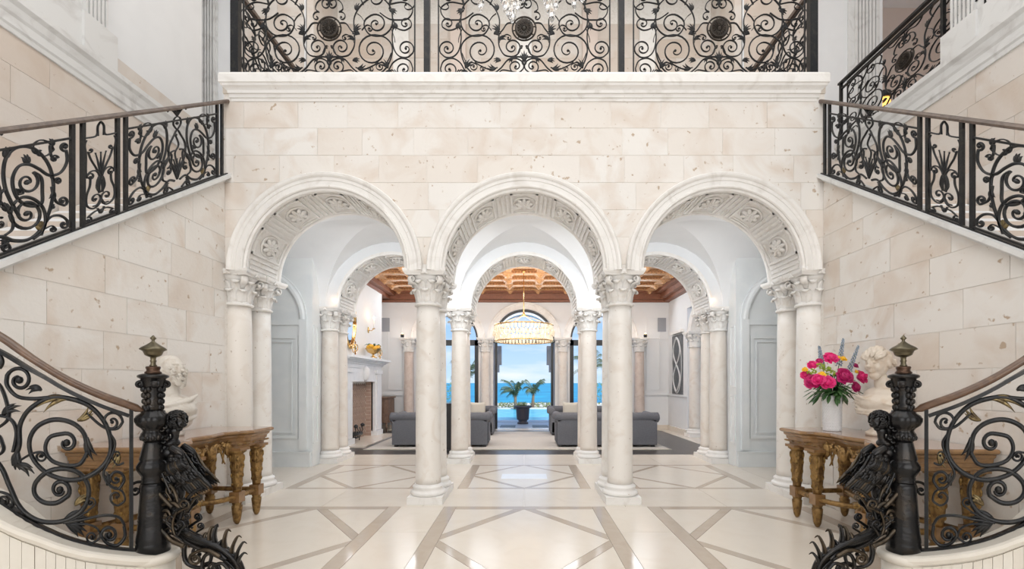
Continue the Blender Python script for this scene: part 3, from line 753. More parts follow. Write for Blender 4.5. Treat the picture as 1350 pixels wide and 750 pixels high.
for x in CXX:
    part('ceiling_beam', MB().box(x-.11, x+.11, 9.3, 14.3, 4.365, 4.515).box(x-.16, x+.16, 9.3, 14.3, 4.43, 4.515), M_COFFL, cc)
bs = MB()
bs.lathe([(.005,-.10),(.03,-.10),(.05,-.075),(.075,-.06),(.085,-.03),(.12,-.02),(.125,.0)], seg=8, smooth=False)
bs.box(-.145, .145, -.145, .145, -.01, .03)
BOSS = bs.mesh('carved_boss', M_COFFL)
co = MB().box(-.30, .30, -.20, .20, -.03, 0)
co.lathe([(.01,-.09),(.04,-.08),(.08,-.05),(.11,-.045),(.14,-.03),(.15,0)], seg=10, mod=lambda a, z: 1+.12*math.cos(5*a))
COFR = co.mesh('coffer_rosette', M_COFF)
fr_ = MB()
for q in ((-.44,.44,-.30,-.25),(-.44,.44,.25,.30),(-.44,-.39,-.25,.25),(.39,.44,-.25,.25)): fr_.box(*q, -.07, 0)
for q in ((-.38,.38,-.24,-.215),(-.38,.38,.215,.24),(-.38,-.355,-.215,.215),(.355,.38,-.215,.215)): fr_.box(*q, -.04, 0)
COFM = fr_.mesh('coffer_frame', M_COFFL)
for i, y in enumerate(CY_):
    for j, x in enumerate(CXX):
        link('carved_boss', BOSS, cc, (x, y, 4.36))
        if j < 9 and i < 6:
            link('coffer_frame', COFM, cc, (x+.435, y+.36, 4.515), None, (.74, .82, 1)); link('coffer_rosette', COFR, cc, (x+.435, y+.36, 4.51), None, (.76, .82, 1))
# fireplace
fp = thing('fireplace', (-4.2, 11.8, 0), 'white marble fireplace with herringbone brick firebox on the living room left wall', 'fireplace')
X0 = -4.24
for (a, b) in ((10.5, 10.93), (12.62, 13.1)):
    f = MB(); f.box(X0, -4.13, a, b, 0, 1.95); f.box(X0, -4.09, a+.08, b-.08, .18, 1.72); f.box(X0, -4.07, a-.02, b+.02, 0, .16); f.box(X0, -4.07, a-.02, b+.02, 1.74, 1.84)
    part('jamb', f, M_FIREW, fp)
part('lintel', MB().box(X0, -4.13, 10.93, 12.62, 1.52, 1.95).box(X0, -4.11, 10.5, 13.1, 1.86, 1.95), M_FIREW, fp)
part('keystone', MB().lathe([(.02,-.2),(.09,-.12),(.13,0),(.11,.12),(.03,.2)], (-4.11, 11.78, 1.72), 14), M_FIREW, fp)
f = MB()
for k, (o, z0, z1) in enumerate(((.05,1.95,2.0),(.11,2.0,2.04),(.17,2.04,2.08),(.24,2.08,2.14))): f.box(X0, -4.13+o, 10.42-o*.5, 13.18+o*.5, z0, z1)
part('mantel_shelf', f, M_FIREW, fp)
part('firebox', MB().box(-4.44, -4.40, 10.93, 12.62, 0, 1.55).box(-4.6,-4.2,10.85,10.93,0,1.55).box(-4.6,-4.2,12.62,12.75,0,1.55), M_GROUT, fp)
part('hearth', MB().box(-4.6, -3.65, 10.45, 13.15, 0, .03), M_SLAB, fp)
br = MB().box(-.008, .008, -.10, .10, -.045, .045).mesh('brick', M_BRICK)
for r_ in range(9):
    for c_ in range(12):
        for q in (0, 1):
            y = 10.98+c_*.142+q*.071; z = .10+r_*.16+.0
            if y > 12.56 or z > 1.5: continue
            link('brick', br, fp, (-4.392+4.2, y-11.8, z), (math.radians(45 if q else -45), 0, 0), (1, .95, .85))
for r_ in range(15):     # bricks on the far side cheek, seen from the hall
    for c_ in range(1):
        y = 12.61; link('brick', MB().box(-.075,.075,-.006,.006,-.045,.045).mesh('brick', M_BRICK) if (r_+c_) == 0 else bpy.data.meshes['brick.001'], fp, (-4.31+4.2, y-11.8, .06+r_*.1))
an = thing('andirons', (-4.25, 11.35, .03), 'black iron log grate in the firebox', 'fire grate')
a = MB()
for y in (11.15, 11.3, 11.45, 11.6): a.tube([(-4.5, y, .10), (-4.2, y, .10), (-4.12, y, .30), (-4.14, y, .38)], .014, 6)
a.tube([(-4.2, 11.1, .12), (-4.2, 11.65, .12)], .014, 6)
for y in (11.15, 11.6): a.tube([(-4.2, y, .12), (-4.2, y, .03)], .014); a.lathe([(.01,0),(.05,.03),(.05,.07),(.01,.1)], (-4.12, y, .37), 10)
part('grate', a, M_BLACK, an)
a = MB()
for k in range(3): a.tube([(-4.36+.08*k, 11.1, .18+.02*k), (-4.33+.08*k, 11.65, .2)], .05, 8)
part('logs', a, M_BLACK, an)
# mantel decor
def scroll_ring(mb, c, r, n=2, ax='y', w=.012, turns=1.4, ph=0):
    pts = []
    for i in range(30):
        t = i/29; a = ph+2*PI*turns*t; q = r*(1-.65*t)
        pts.append((c[0], c[1]+q*math.cos(a), c[2]+q*math.sin(a)))
    return mb.tube(pts, w, 5)
for (y, lb) in ((11.05, 'gold scrolling candle stand nearest the mirror on the mantel'), (12.95, 'slender gold scroll ornament at the far end of the mantel')):
    t = thing('scroll_ornament', (-4.1, y, 2.14), lb, 'ornament', None); m = MB()
    m.lathe([(.07,0),(.07,.015),(.02,.03),(.012,.12)], (-4.1, y, 2.14), 12); scroll_ring(m, (-4.1, y-.09, 2.30), .12); scroll_ring(m, (-4.1, y+.08, 2.36), .12, ph=2); m.tube([(-4.1,y,2.2),(-4.1,y,2.5)], .012)
    part('scrolls', m, M_CHROME, t)
t = thing('footed_bowl', (-3.98, 12.0, 2.14), 'amber and gold footed bowl in the middle of the mantel', 'bowl')
part('bowl', MB().lathe([(.10,0),(.10,.02),(.03,.05),(.03,.10),(.14,.15),(.20,.24),(.21,.25)], (-3.98, 12.0, 2.14), 24), M_CHROME, t)
m = MB()
for k in range(9):
    a = k*.7; m.ell((-3.98+.1*math.cos(a), 12.0+.18*math.sin(a)*1.2, 2.42+.03*math.sin(3*a)), (.07, .09, .05), 8, 6)
part('amber_flowers', m, mat('amber_flower', (.85, .45, .04), .5), t)
m = MB()
for k in range(7):
    a = k*.9; m.tube([(-3.98, 12.0, 2.40), (-3.98+.15*math.cos(a), 12.0+.22*math.sin(a), 2.5), (-3.98+.2*math.cos(a), 12.0+.36*math.sin(a), 2.46)], [.02, .03, .004], 5, .3)
part('leaf', m, M_LEAF, t)
t = thing('round_mirror', (-4.22, 11.35, 2.95), 'gold framed oval mirror hanging above the mantel', 'mirror')
m = MB(); N = 36
pts = [(-4.20, 11.0+.32*math.cos(2*PI*k/N), 3.0+.62*math.sin(2*PI*k/N)) for k in range(N+1)]
m.tube(pts, .032, 8); m.ell((-4.19, 11.0, 3.66), (.03, .10, .08)); m.ell((-4.19, 11.0, 2.36), (.03, .12, .06)); part('frame', m, M_CHROME, t)
part('glass', MB().prism([(11.0+.31*math.cos(2*PI*k/N), 3.0+.6*math.sin(2*PI*k/N)) for k in range(N)], lambda u, v: (-4.235, u, v), lambda u, v: (-4.215, u, v)), mat('mirror_glass', (.9, .9, .9), .03, 1), t)
# sconces
def sconce(x, y, z, nx, lb, grp=None, h=.30):
    t = thing('wall_sconce', (x, y, z), lb, 'wall lamp', grp); m = MB()
    ex = .16*nx
    m.ell((x+.015*nx, y, z), (.02, .045, .09), 10, 6); m.tube([(x, y, z), (x+ex*.6, y, z-.02), (x+ex, y, z+.03)], .010)
    m.lathe([(.012,0),(.045,.012),(.045,.02),(.014,.03)], (x+ex, y, z+.02), 12); part('bracket', m, M_CHROME, t)
    part('candle', MB().lathe([(.016,0),(.016,h*.8)], (x+ex, y, z+.05), 10), M_PLASTER, t)
    part('flame_bulb', MB().ell((x+ex, y, z+.05+h*.8+.035), (.018, .018, .04), 8, 6), M_BULB, t)
    light('sconce_light', 'POINT', (x+ex*1.2, y, z+.12+h*.8), 2.2, (1, .62, .32), .03)
sconce(-4.24, 12.35, 2.92, 1, 'brass candle sconce on the chimney breast to the right of the mirror')
# painting on the right wall
t = thing('painting', (4.60, 13.65, 1.6), 'tall dark abstract painting with pale looping lines on the living room right wall', 'painting')
part('canvas', MB().box(4.585, 4.62, 13.22, 14.1, 1.15, 2.92), M_ART, t)
m = MB()
for ph in (0, PI): m.tube([(4.582, 13.66+.30*math.sin(ph+k*.24), 1.2+1.66*k/26) for k in range(27)], .035, 5, .3)
m.tube([(4.582, 13.66+.40*math.cos(k*.26), 2.0+.82*math.sin(k*.26)) for k in range(26)], .022, 5, .3)
part('paint_loops', m, M_ARTW, t)
part('picture_rail', MB().box(4.53, 4.62, 13.15, 14.15, 2.96, 3.05), M_MARB, t)
# speaker grilles
for s_, x in (('left', -4.55), ('right', 4.40)):
    o = single('wall_speaker', MB().box(x-.13+(.12 if s_ == 'left' else 0), x+.13+(.12 if s_ == 'left' else 0), 14.525, 14.56, 3.12, 3.56), M_GREYF, f'grey rectangular speaker grille high on the {s_} of the living room back wall', 'speaker')
for s_, x, xx in (('left', -3.78, 'left'), ('right', 3.76, 'right')):
    t = thing('capital_uplight', (x, 14.2, 2.9), f'small dark uplight on top of the {xx} end column of the window wall', 'lamp', None)
    part('lamp_body', MB().lathe([(.05,0),(.06,.05),(.04,.10),(.035,.10)], (x, 14.12, 2.9), 12), M_BLACK, t)
    part('lamp_bulb', MB().ell((x, 14.12, 3.01), (.03, .03, .02), 8, 6), M_BULB, t)
    light('uplight_light', 'POINT', (x, 14.05, 3.1), 1.6, (1, .66, .38), .03)
k = 0
for x in (-3.80, -3.48, 1.22, -1.22, 3.45, 3.80):
    light('capital_glow', 'POINT', (x, 8.30, 3.0), .35, (1, .60, .32), .02)
# side cabinet beyond the fireplace
t = thing('side_cabinet', (-4.35, 13.95, 0), 'brown wooden side cabinet on tapered feet beyond the fireplace', 'cabinet')
part('body', MB().box(-4.59, -4.1, 13.65, 14.35, .28, 1.02), M_ENTW, t)
part('top', MB().box(-4.59, -4.06, 13.6, 14.4, 1.02, 1.06), M_ENTW, t)
part('door', MB().box(-4.1, -4.085, 13.68, 13.98, .32, .98), M_ENTW, t); part('door', MB().box(-4.1, -4.085, 14.01, 14.32, .32, .98), M_ENTW, t)
for y in (13.7, 14.3):
    for x in (-4.52, -4.14): part('leg', MB().lathe([(.015,0),(.035,.28)], (x, y, 0), 8), M_ENTW, t)
# sofas
def sofa(x0, x1, y0, y1, front, lb):
    """front = -1 when it faces the hall"""
    t = thing('sofa', ((x0+x1)/2, (y0+y1)/2, 0), lb, 'sofa', None)
    def rb(a, b, c, d, e, f, n, mt=M_SOFA, bv=.03):
        bm = bmesh.new(); bmesh.ops.create_cube(bm, size=1)
        for v in bm.verts: v.co = Vector(((a+b)/2+v.co.x*(b-a), (c+d)/2+v.co.y*(d-c), (e+f)/2+v.co.z*(f-e)))
        bmesh.ops.bevel(bm, geom=bm.edges[:], offset=bv, segments=3, affect='EDGES', profile=.6)
        mb = MB(); mb.add([tuple(v.co) for v in bm.verts], [tuple(v.index for v in f.verts) for f in bm.faces], True) if not bm.verts.index_update() else 0
        bm.free(); return part(n, mb, mt, t)
    yb = (y0, y0+.2) if front > 0 else (y1-.2, y1)
    rb(x0+.08, x1-.08, y0+.02, y1-.02, .06, .40, 'base')
    rb(x0+.06, x1-.06, yb[0]-(.0 if front > 0 else 0), yb[1]+(.0 if front < 0 else 0), .06, .66, 'backrest', bv=.02)
    ry = (yb[0]+yb[1])/2
    m = MB().tube([(x0, ry, .69), (x0+.02, ry, .69), (x1-.02, ry, .69), (x1, ry, .69)], [.085, .115, .115, .085], 18); part('back_roll', m, M_SOFA, t)
    m = MB()
    for x in [x0+.2+.19*k for k in range(int((x1-x0-.4)/.19)+1)]:
        m.ell((x, (yb[1] if front > 0 else yb[0]), .58), (.012, .008, .012), 6, 4)
    part('tuft_buttons', m, M_BLACK, t)
    for s_, xa in ((-1, x0), (1, x1)):
        a, b = sorted((xa, xa-s_*.20)); rb(a+(.06 if s_ < 0 else 0), b-(.06 if s_ > 0 else 0), y0+.02, y1-.02, .06, .66, 'arm_panel')
        part('arm_roll', MB().tube([((a+b)/2, y0, .68), ((a+b)/2, y0+.02, .68), ((a+b)/2, y1-.02, .68), ((a+b)/2, y1, .68)], [.08, .105, .105, .08], 16), M_SOFA, t)
    n = 2; w_ = (x1-x0-.42)/n
    for k in range(n):
        rb(x0+.21+k*w_, x0+.20+(k+1)*w_, (y0+.2 if front > 0 else y0+.02), (y1-.02 if front > 0 else y1-.2), .40, .52, 'seat_cushion')
    for x in (x0+.14, x1-.14):
        for y in (y0+.1, y1-.1): part('leg', MB().box(x-.04, x+.04, y-.04, y+.04, .013, .07), M_BLACK, t)
    return rb
sofa(-3.10, -.78, 10.45, 11.40, 1, 'grey linen sofa on the left with its back to the hall')
sofa(.70, 3.12, 10.45, 11.40, 1, 'grey linen sofa on the right with its back to the hall')
sofa(-3.0, -.80, 12.75, 13.65, -1, 'grey linen sofa on the left facing the hall from under the window')
sofa(.68, 2.9, 12.75, 13.65, -1, 'grey linen sofa on the right facing the hall from under the window')
def pillow(x, y, z, lb, r=0):
    m = MB(); N = 12; vs = []
    for s_ in (1, -1):
        for i in range(N+1):
            for j in range(N+1):
                u, v = -1+2*i/N, -1+2*j/N; th = .075*((1-u**4)*(1-v**4))**.6; q = 1-.06*(1-abs(u))*(abs(v) > .99)-.0
                vs.append((u*.22, s_*th, v*.20*(1-.08*math.cos(u*PI/2)*abs(v))))
    fs = []
    for o in (0, (N+1)**2):
        for i in range(N):
            for j in range(N):
                f_ = (o+i*(N+1)+j, o+(i+1)*(N+1)+j, o+(i+1)*(N+1)+j+1, o+i*(N+1)+j+1); fs.append(f_ if o == 0 else f_[::-1])
    m.add(vs, fs, True); M = Matrix.Translation((x, y, z+.20)) @ Matrix.Rotation(math.radians(-12), 4, 'X') @ Matrix.Rotation(r, 4, 'Y'); m.xf(M)
    single('pillow', m, M_CUSH, lb, 'cushion', None)
pillow(-1.35, 13.27, .525, 'cream cushion on the far left sofa near its right arm')
pillow(1.35, 13.27, .525, 'cream cushion on the far right sofa near its left arm')
t = thing('console_stand', (-1.62, 9.85, 0), 'narrow black stand seen between the two left middle columns', 'stand')
part('panel', MB().box(-1.74, -1.52, 9.72, 10.0, .06, 1.02), M_BLACK, t); part('top', MB().box(-1.77, -1.49, 9.69, 10.03, 1.02, 1.05), M_BLACK, t); part('foot', MB().box(-1.77, -1.49, 9.69, 10.03, 0, .06), M_BLACK, t)
t = thing('rug', (0, 12, 0), 'beige woven rug filling the middle of the living room floor', 'rug'); part('pile', MB().box(-3.55, 3.25, 10.15, 13.75, .001, .012), M_RUG, t)
part('border', MB().box(-3.58, 3.28, 10.11, 10.15, .001, .014).box(-3.58, 3.28, 13.75, 13.79, .001, .014), M_CUSH, t)
# crystal drum chandelier in the living room
t = thing('drum_chandelier', (-.01, 11.8, 2.5), 'round crystal drum chandelier hanging in the living room before the sea view', 'chandelier')
m = MB()
for z in (2.56, 2.97):
    m.tube([(-.01+.76*math.cos(2*PI*k/48), 11.8+.76*math.sin(2*PI*k/48), z) for k in range(49)], .016, 6)
for k in range(4):
    a = PI/4+PI/2*k; m.tube([(-.01+.76*math.cos(a), 11.8+.76*math.sin(a), 2.97), (-.01, 11.8, 3.25)], .008, 5)
part('frame', m, M_CHROME, t)
part('rod', MB().tube([(-.01, 11.8, 3.2), (-.01, 11.8, 4.40)], .011, 8).lathe([(.02,0),(.045,.05),(.02,.12)], (-.01, 11.8, 3.2), 12).lathe([(.02,0),(.07,.06)], (-.01, 11.8, 4.33), 12), M_CHROME, t)
pr = MB(); pr.lathe([(.001,-.07),(.028,-.04),(.034,0),(.028,.04),(.001,.07)], seg=6, smooth=False, mod=None); pr.v = [(x, y*.45, z) for x, y, z in pr.v]
CRP = pr.mesh('crystal', M_CRYM)
for r_ in range(3):
    for k in range(48):
        a = 2*PI*(k+.5*r_)/48; rr = .76+(-.02, .02, -.01)[r_]
        link('crystal', CRP, t, (rr*math.cos(a), rr*math.sin(a), .13+r_*.135), (random.uniform(-.25, .25), 0, a+PI/2+random.uniform(-.5, .5)), (1.25, 1.3, random.uniform(1.0, 1.25)))
m = MB()
for k in range(12):
    a = 2*PI*k/12; m.ell((-.01+.55*math.cos(a), 11.8+.55*math.sin(a), 2.78), (.022, .022, .05), 8, 6)
part('lamp_bulbs', m, M_BULB, t)
light('drum_chandelier_light', 'POINT', (-.01, 11.8, 2.75), 6, (1, .80, .58), .45)
light('living_ceiling_fill', 'AREA', (-.01, 11.8, 3.02), 24, (1, .84, .62), 1.2, 1.2, rot=(PI, 0, 0))  # hidden upward panel added to brighten and warm the coffered ceiling

# ------------------------------------------------------------------ outside
struct('ground', MB().box(-30, 30, 14.9, 17.4, -.2, -.02), M_DECK)
tag(part('terrace_edge', MB().box(-30, 30, 17.4, 18.2, -.2, .0), M_DECK), None, None, kind='structure')
tag(part('pool', MB().box(-30, 30, 18.2, 26.3, -.2, -.04), M_POOL), None, None, kind='structure')
tag(part('sea', MB().add([(-1500, 60, -3.2), (1500, 60, -3.2), (1500, 2900, -3.2), (-1500, 2900, -3.2)], [(0,1,2,3)]), M_SEA), None, None, kind='structure')
tag(part('pool_kerb', MB().box(-30, 30, 26.3, 26.9, -.3, .02), M_CAP), None, None, kind='structure')
tag(part('beach', MB().box(-60, 60, 26.9, 60, -3.4, -1.2), mat('pale_sand', (.70, .66, .56), .9)), None, None, kind='structure')
for k, (x, w_) in enumerate(((-.7, 1.3), (1.35, 1.5), (-5.6, 3.4), (5.8, 3.6))):
    m = MB(); rnd = random.Random(k)
    for i in range(int(w_*420)):
        c = (x+rnd.uniform(-w_, w_)/1.5, 27.4+rnd.uniform(-.35, .35), rnd.uniform(-.1, .30 if abs(x) < 3 else 1.5)); r = rnd.uniform(.04, .09)
        R = Matrix.Rotation(rnd.uniform(0, 6), 3, 'Z') @ Matrix.Rotation(rnd.uniform(0, 3), 3, 'X')
        vs = [R @ Vector(p) for p in ((-r, 0, 0), (0, -r*.4, .01), (r, 0, 0), (0, r*.4, .01))]
        m.add([(c[0]+v.x, c[1]+v.y, c[2]+v.z) for v in vs], [(0,1,2,3)])
    tag(single('shore_shrub', m, M_HEDGE, ('low shrubs between the pool and the sea left of the doorway centre', 'low shrubs between the pool and the sea right of the doorway centre', 'green bushes seen through the left window', 'green bushes seen through the right window')[k], 'shrub'), None, None)
def palm(x, Y, h, lb, lean=0, n=15, seed=0, size=1.0):
    rnd = random.Random(seed); t = thing('palm_tree', (x, Y, -.1), lb, 'palm tree', None)
    top = Vector((x+lean, Y, h)); m = MB()
    m.tube([(x, Y, -.1), (x+lean*.4, Y, h*.5), tuple(top)], [.11, .085, .07], 8); part('trunk', m, M_TRUNK, t)
    for k in range(n):
        a = 2*PI*k/n+rnd.uniform(-.2, .2); up = rnd.uniform(.55, 1.25)*size; L = rnd.uniform(.65, 1.0)*size; wind = -.30*size if seed == 1 else -.05
        pts = []; m = MB()
        for i in range(9):
            q = i/8; pts.append(Vector((top.x+math.cos(a)*L*q*.8+wind*q*q, top.y+math.sin(a)*L*q*.6, top.z+up*q*1.5-1.05*q*q*size*.9)))
        m.tube([tuple(p) for p in pts], [.018*(1-.8*i/8) for i in range(9)], 4)
        for i in range(1, 9):
            for s_ in (-1, 1):
                for h_ in (0, .5):
                    p = pts[i-1].lerp(pts[i], h_); d = (pts[i]-pts[i-1]).normalized(); sd = d.cross(Vector((0, 0, 1))).normalized()*s_
                    ln = .30*size*(1-.5*abs(i/8-.4)); q = p+sd*ln*.7+d*ln*.5+Vector((0, 0, -.16*size))
                    u = d*.022; m.add([tuple(p-u), tuple(p+u), tuple(q)], [(0, 1, 2), (2, 1, 0)])
        part('frond', m, M_PALM, t)
palm(-.50, 26.0, .75, 'left of the two windblown palms beyond the pool', 0, 20, 1)
palm(.50, 26.9, .8, 'right of the two windblown palms beyond the pool', .05, 15, 2)
palm(4.3, 30, 2.1, 'taller palm seen through the right window', .1, 16, 3, 1.7)
palm(-3.9, 31, 1.9, 'palm seen through the left window', .1, 16, 4, 1.7)
t = thing('terrace_urn', (-.05, 16.7, 0), 'dark round planter standing on the terrace in front of the sea-view doorway', 'planter')
part('bowl', MB().lathe([(.17,.14),(.21,.15),(.225,.20),(.25,.55),(.26,.58),(.33,.60),(.34,.65),(.27,.67),(.24,.60)], (-.05, 16.7, -.02), 28), M_POT, t)
part('foot', MB().lathe([(.20,0),(.20,.05),(.16,.08),(.16,.12),(.17,.15)], (-.05, 16.7, -.02), 24), M_POT, t)
m = MB(); rnd = random.Random(9)
for k in range(60):
    a = rnd.uniform(0, 6.28); r = rnd.uniform(.05, .24); m.tube([(-.05+r*.5*math.cos(a), 16.7+r*.5*math.sin(a), .6), (-.05+r*math.cos(a), 16.7+r*math.sin(a), .6+rnd.uniform(.08, .22))], [.012, .002], 4)
part('foliage', m, M_HEDGE, t)
for i, (x, s_) in enumerate(((-.52, 'left'), (.50, 'right'))): single('doormat', MB().box(x-.30 if x < 0 else x-.22, x+.22 if x < 0 else x+.32, 15.35, 16.1, -.02, -.005), M_BLACK, f'dark mat on the terrace to the {s_} of the planter', 'mat')
# porch: corbels, a beam and a far arch outside the glass
for s_ in (-1, 1):
    part('corbel', MB().box(*sorted((s_*.93, s_*1.3)), 15.6, 15.9, 0, 2.9).box(*sorted((s_*.78, s_*.95)), 15.6, 15.9, 2.1, 2.75).box(*sorted((s_*.86, s_*.95)), 15.6, 15.9, 1.85, 2.1), M_GREYF, wk)
pv = arch_wall(MB(), -5.5, 5.5, 15.9, 16.2, 4.4, 2.9, 1.0)
for x in (-3.6, -1.22, 1.22, 3.6): pv.box(x-.12, x+.12, 15.9, 16.2, 0, 2.95) if abs(x) > 2 else None
part('porch_arcade', pv, M_PLASTER, wk)
# ------------------------------------------------------------------ wrought iron
def crom(pts, n=7):
    if len(pts) < 3: return [tuple(map(float, p)) for p in pts]
    o = []; q = [pts[0]]+list(pts)+[pts[-1]]
    for i in range(1, len(q)-2):
        p0, p1, p2, p3 = q[i-1], q[i], q[i+1], q[i+2]
        for k in range(n):
            t = k/n
            o.append(tuple(.5*((2*p1[j])+(-p0[j]+p2[j])*t+(2*p0[j]-5*p1[j]+4*p2[j]-p3[j])*t*t+(-p0[j]+3*p1[j]-3*p2[j]+p3[j])*t**3) for j in (0, 1)))
    o.append(tuple(map(float, pts[-1]))); return o
def spiral(p, c, turns, rend, pw=.85):
    """from p into the eye c; turns > 0 is counter-clockwise on an image (y down)"""
    dx, dy = p[0]-c[0], p[1]-c[1]; r0 = math.hypot(dx, dy); a0 = math.atan2(dy, dx); n = max(8, int(abs(turns)*22)); o = []
    for i in range(1, n+1):
        t = i/n; r = rend+(r0-rend)*(1-t)**pw; a = a0-2*PI*turns*t; o.append((c[0]+r*math.cos(a), c[1]+r*math.sin(a)))
    return o
def stroke(pts, w, a=None, b=None, tip=False):
    """returns [(x, y, width)] in picture units; a, b = (cx, cy, turns, rend) scroll ends"""
    mid = crom(pts); L = []
    if a: L += [(x, y, 1) for x, y in reversed(spiral(mid[0], a[:2], a[2], a[3]))]
    L += [(x, y, 1) for x, y in mid]
    if b: L += [(x, y, 1) for x, y in spiral(mid[-1], b[:2], b[2], b[3])]
    n = len(L); o = []
    for i, (x, y, _) in enumerate(L):
        q = w
        if a: q *= min(1, .62+i/n*2.2)
        if b: q *= min(1, .62+(n-1-i)/n*2.2)
        if tip: q *= (1-i/(n-1))**.7*.95+.05 if not a else min(1, 1.15-i/n)
        o.append((x, y, q))
    return o
def iron(L, fn, depth, sides=6, eyes=(), eye_r=None, sq=False):
    """sweep a flat bar along a stroke; fn(x, y) -> (point, across, normal)-free: fn(x, y, off) -> 3d point; L widths are in picture units"""
    mb = MB(); n = len(L); vs = []
    for i in range(n):
        x, y, w = L[i]; x0, y0, _ = L[max(0, i-1)]; x1, y1, _ = L[min(n-1, i+1)]
        dx, dy = x1-x0, y1-y0; d = math.hypot(dx, dy) or 1; nx, ny = -dy/d, dx/d
        for k in range(sides):
            q = 2*PI*(k+(.5 if sides == 4 else 0))/sides; c, s_ = math.cos(q), math.sin(q)
            if sides == 4: c *= 1.41; s_ *= 1.41
            vs.append(fn(x+nx*w*.5*c, y+ny*w*.5*c, depth*.5*s_*(min(1, w/max(1e-6, L[n//2][2])*.6+.4))))
    fs = [(i*sides+k, i*sides+(k+1)%sides, (i+1)*sides+(k+1)%sides, (i+1)*sides+k) for i in range(n-1) for k in range(sides)]
    fs += [tuple(range(sides-1, -1, -1)), tuple((n-1)*sides+k for k in range(sides))]
    mb.add(vs, fs, sides > 4)
    for (ex, ey, er) in eyes:
        seg, ring = 8, 5; vs = []
        for i in range(ring+1):
            t = PI*i/ring
            for k in range(seg):
                a = 2*PI*k/seg; vs.append(fn(ex+er*math.sin(t)*math.cos(a), ey+er*math.sin(t)*math.sin(a), depth*.75*math.cos(t)))
        mb.add(vs, [((i+1)*seg+k, (i+1)*seg+(k+1)%seg, i*seg+(k+1)%seg, i*seg+k) for i in range(ring) for k in range(seg)], True)
    return mb
def S(pts, w, a=None, b=None, tip=False, m=None, dep=None):
    """design record of one scroll"""
    L = stroke(pts, w, a, b, tip); eyes = []
    for q in (a, b):
        if q: eyes.append((q[0], q[1], max(w*.72, q[3]*1.1)))
    return dict(L=L, eyes=eyes, m=m, dep=dep)
def LF(x, y, ang, ln, w, curl=.5, n=5, gilt=False, fan=17):
    """acanthus leaf: a fan of tapering curved lobes; ang in degrees, 0 = right, 90 = up on the picture"""
    out = []
    for k in range(n):
        a = math.radians(ang+(k-(n-1)/2)*fan*(1 if curl >= 0 else -1)); l = ln*.92*(1-.15*abs(k-(n-1)/2)); c = curl*(.6+.25*k/n)
        pts = []
        for i in range(5):
            t = i/4; aa = a+c*t*1.3; pts.append((x+l*t*math.cos(aa), y-l*t*math.sin(aa)))
        L = [(p[0], p[1], w*(.5+1.5*math.sin(PI*min(1, (i+1)/len(crom(pts, 3))*.9))**1)*(1-(i/(len(crom(pts, 3))-1))**3*.92)) for i, p in enumerate(crom(pts, 3))]
        out.append(L)
    return dict(leaf=out, g=gilt)

def build(design, fn, unit_depth, parent, mats=(M_IRON, M_IRONG), mirror_fn=None, cache=None, sub=True):
    """one object per scroll and per leaf; meshes cached so that alike panels share them"""
    objs = []
    for i, d in enumerate(design):
        if cache is not None and i in cache: nm, me = cache[i]
        else:
            if 'leaf' in d:
                mb = MB()
                for L in d['leaf']: x = iron(L, fn, unit_depth*.9, 5); mb.add(x.v, x.f, True)
                nm = 'acanthus_leaf'; mt = mats[1] if d['g'] else mats[0]
            else:
                mb = iron(d['L'], fn, d['dep'] or unit_depth, 6, d['eyes']); nm = 'scroll'; mt = mats[0]
            me = mb.mesh(nm, mt)
            if cache is not None: cache[i] = (nm, me)
        objs.append((nm, me))
    return objs

M_MED = mat('brown_iron_medallion', (.05, .04, .032), .4, .6, noise=(20, (.02, .018, .016), .4, .7))
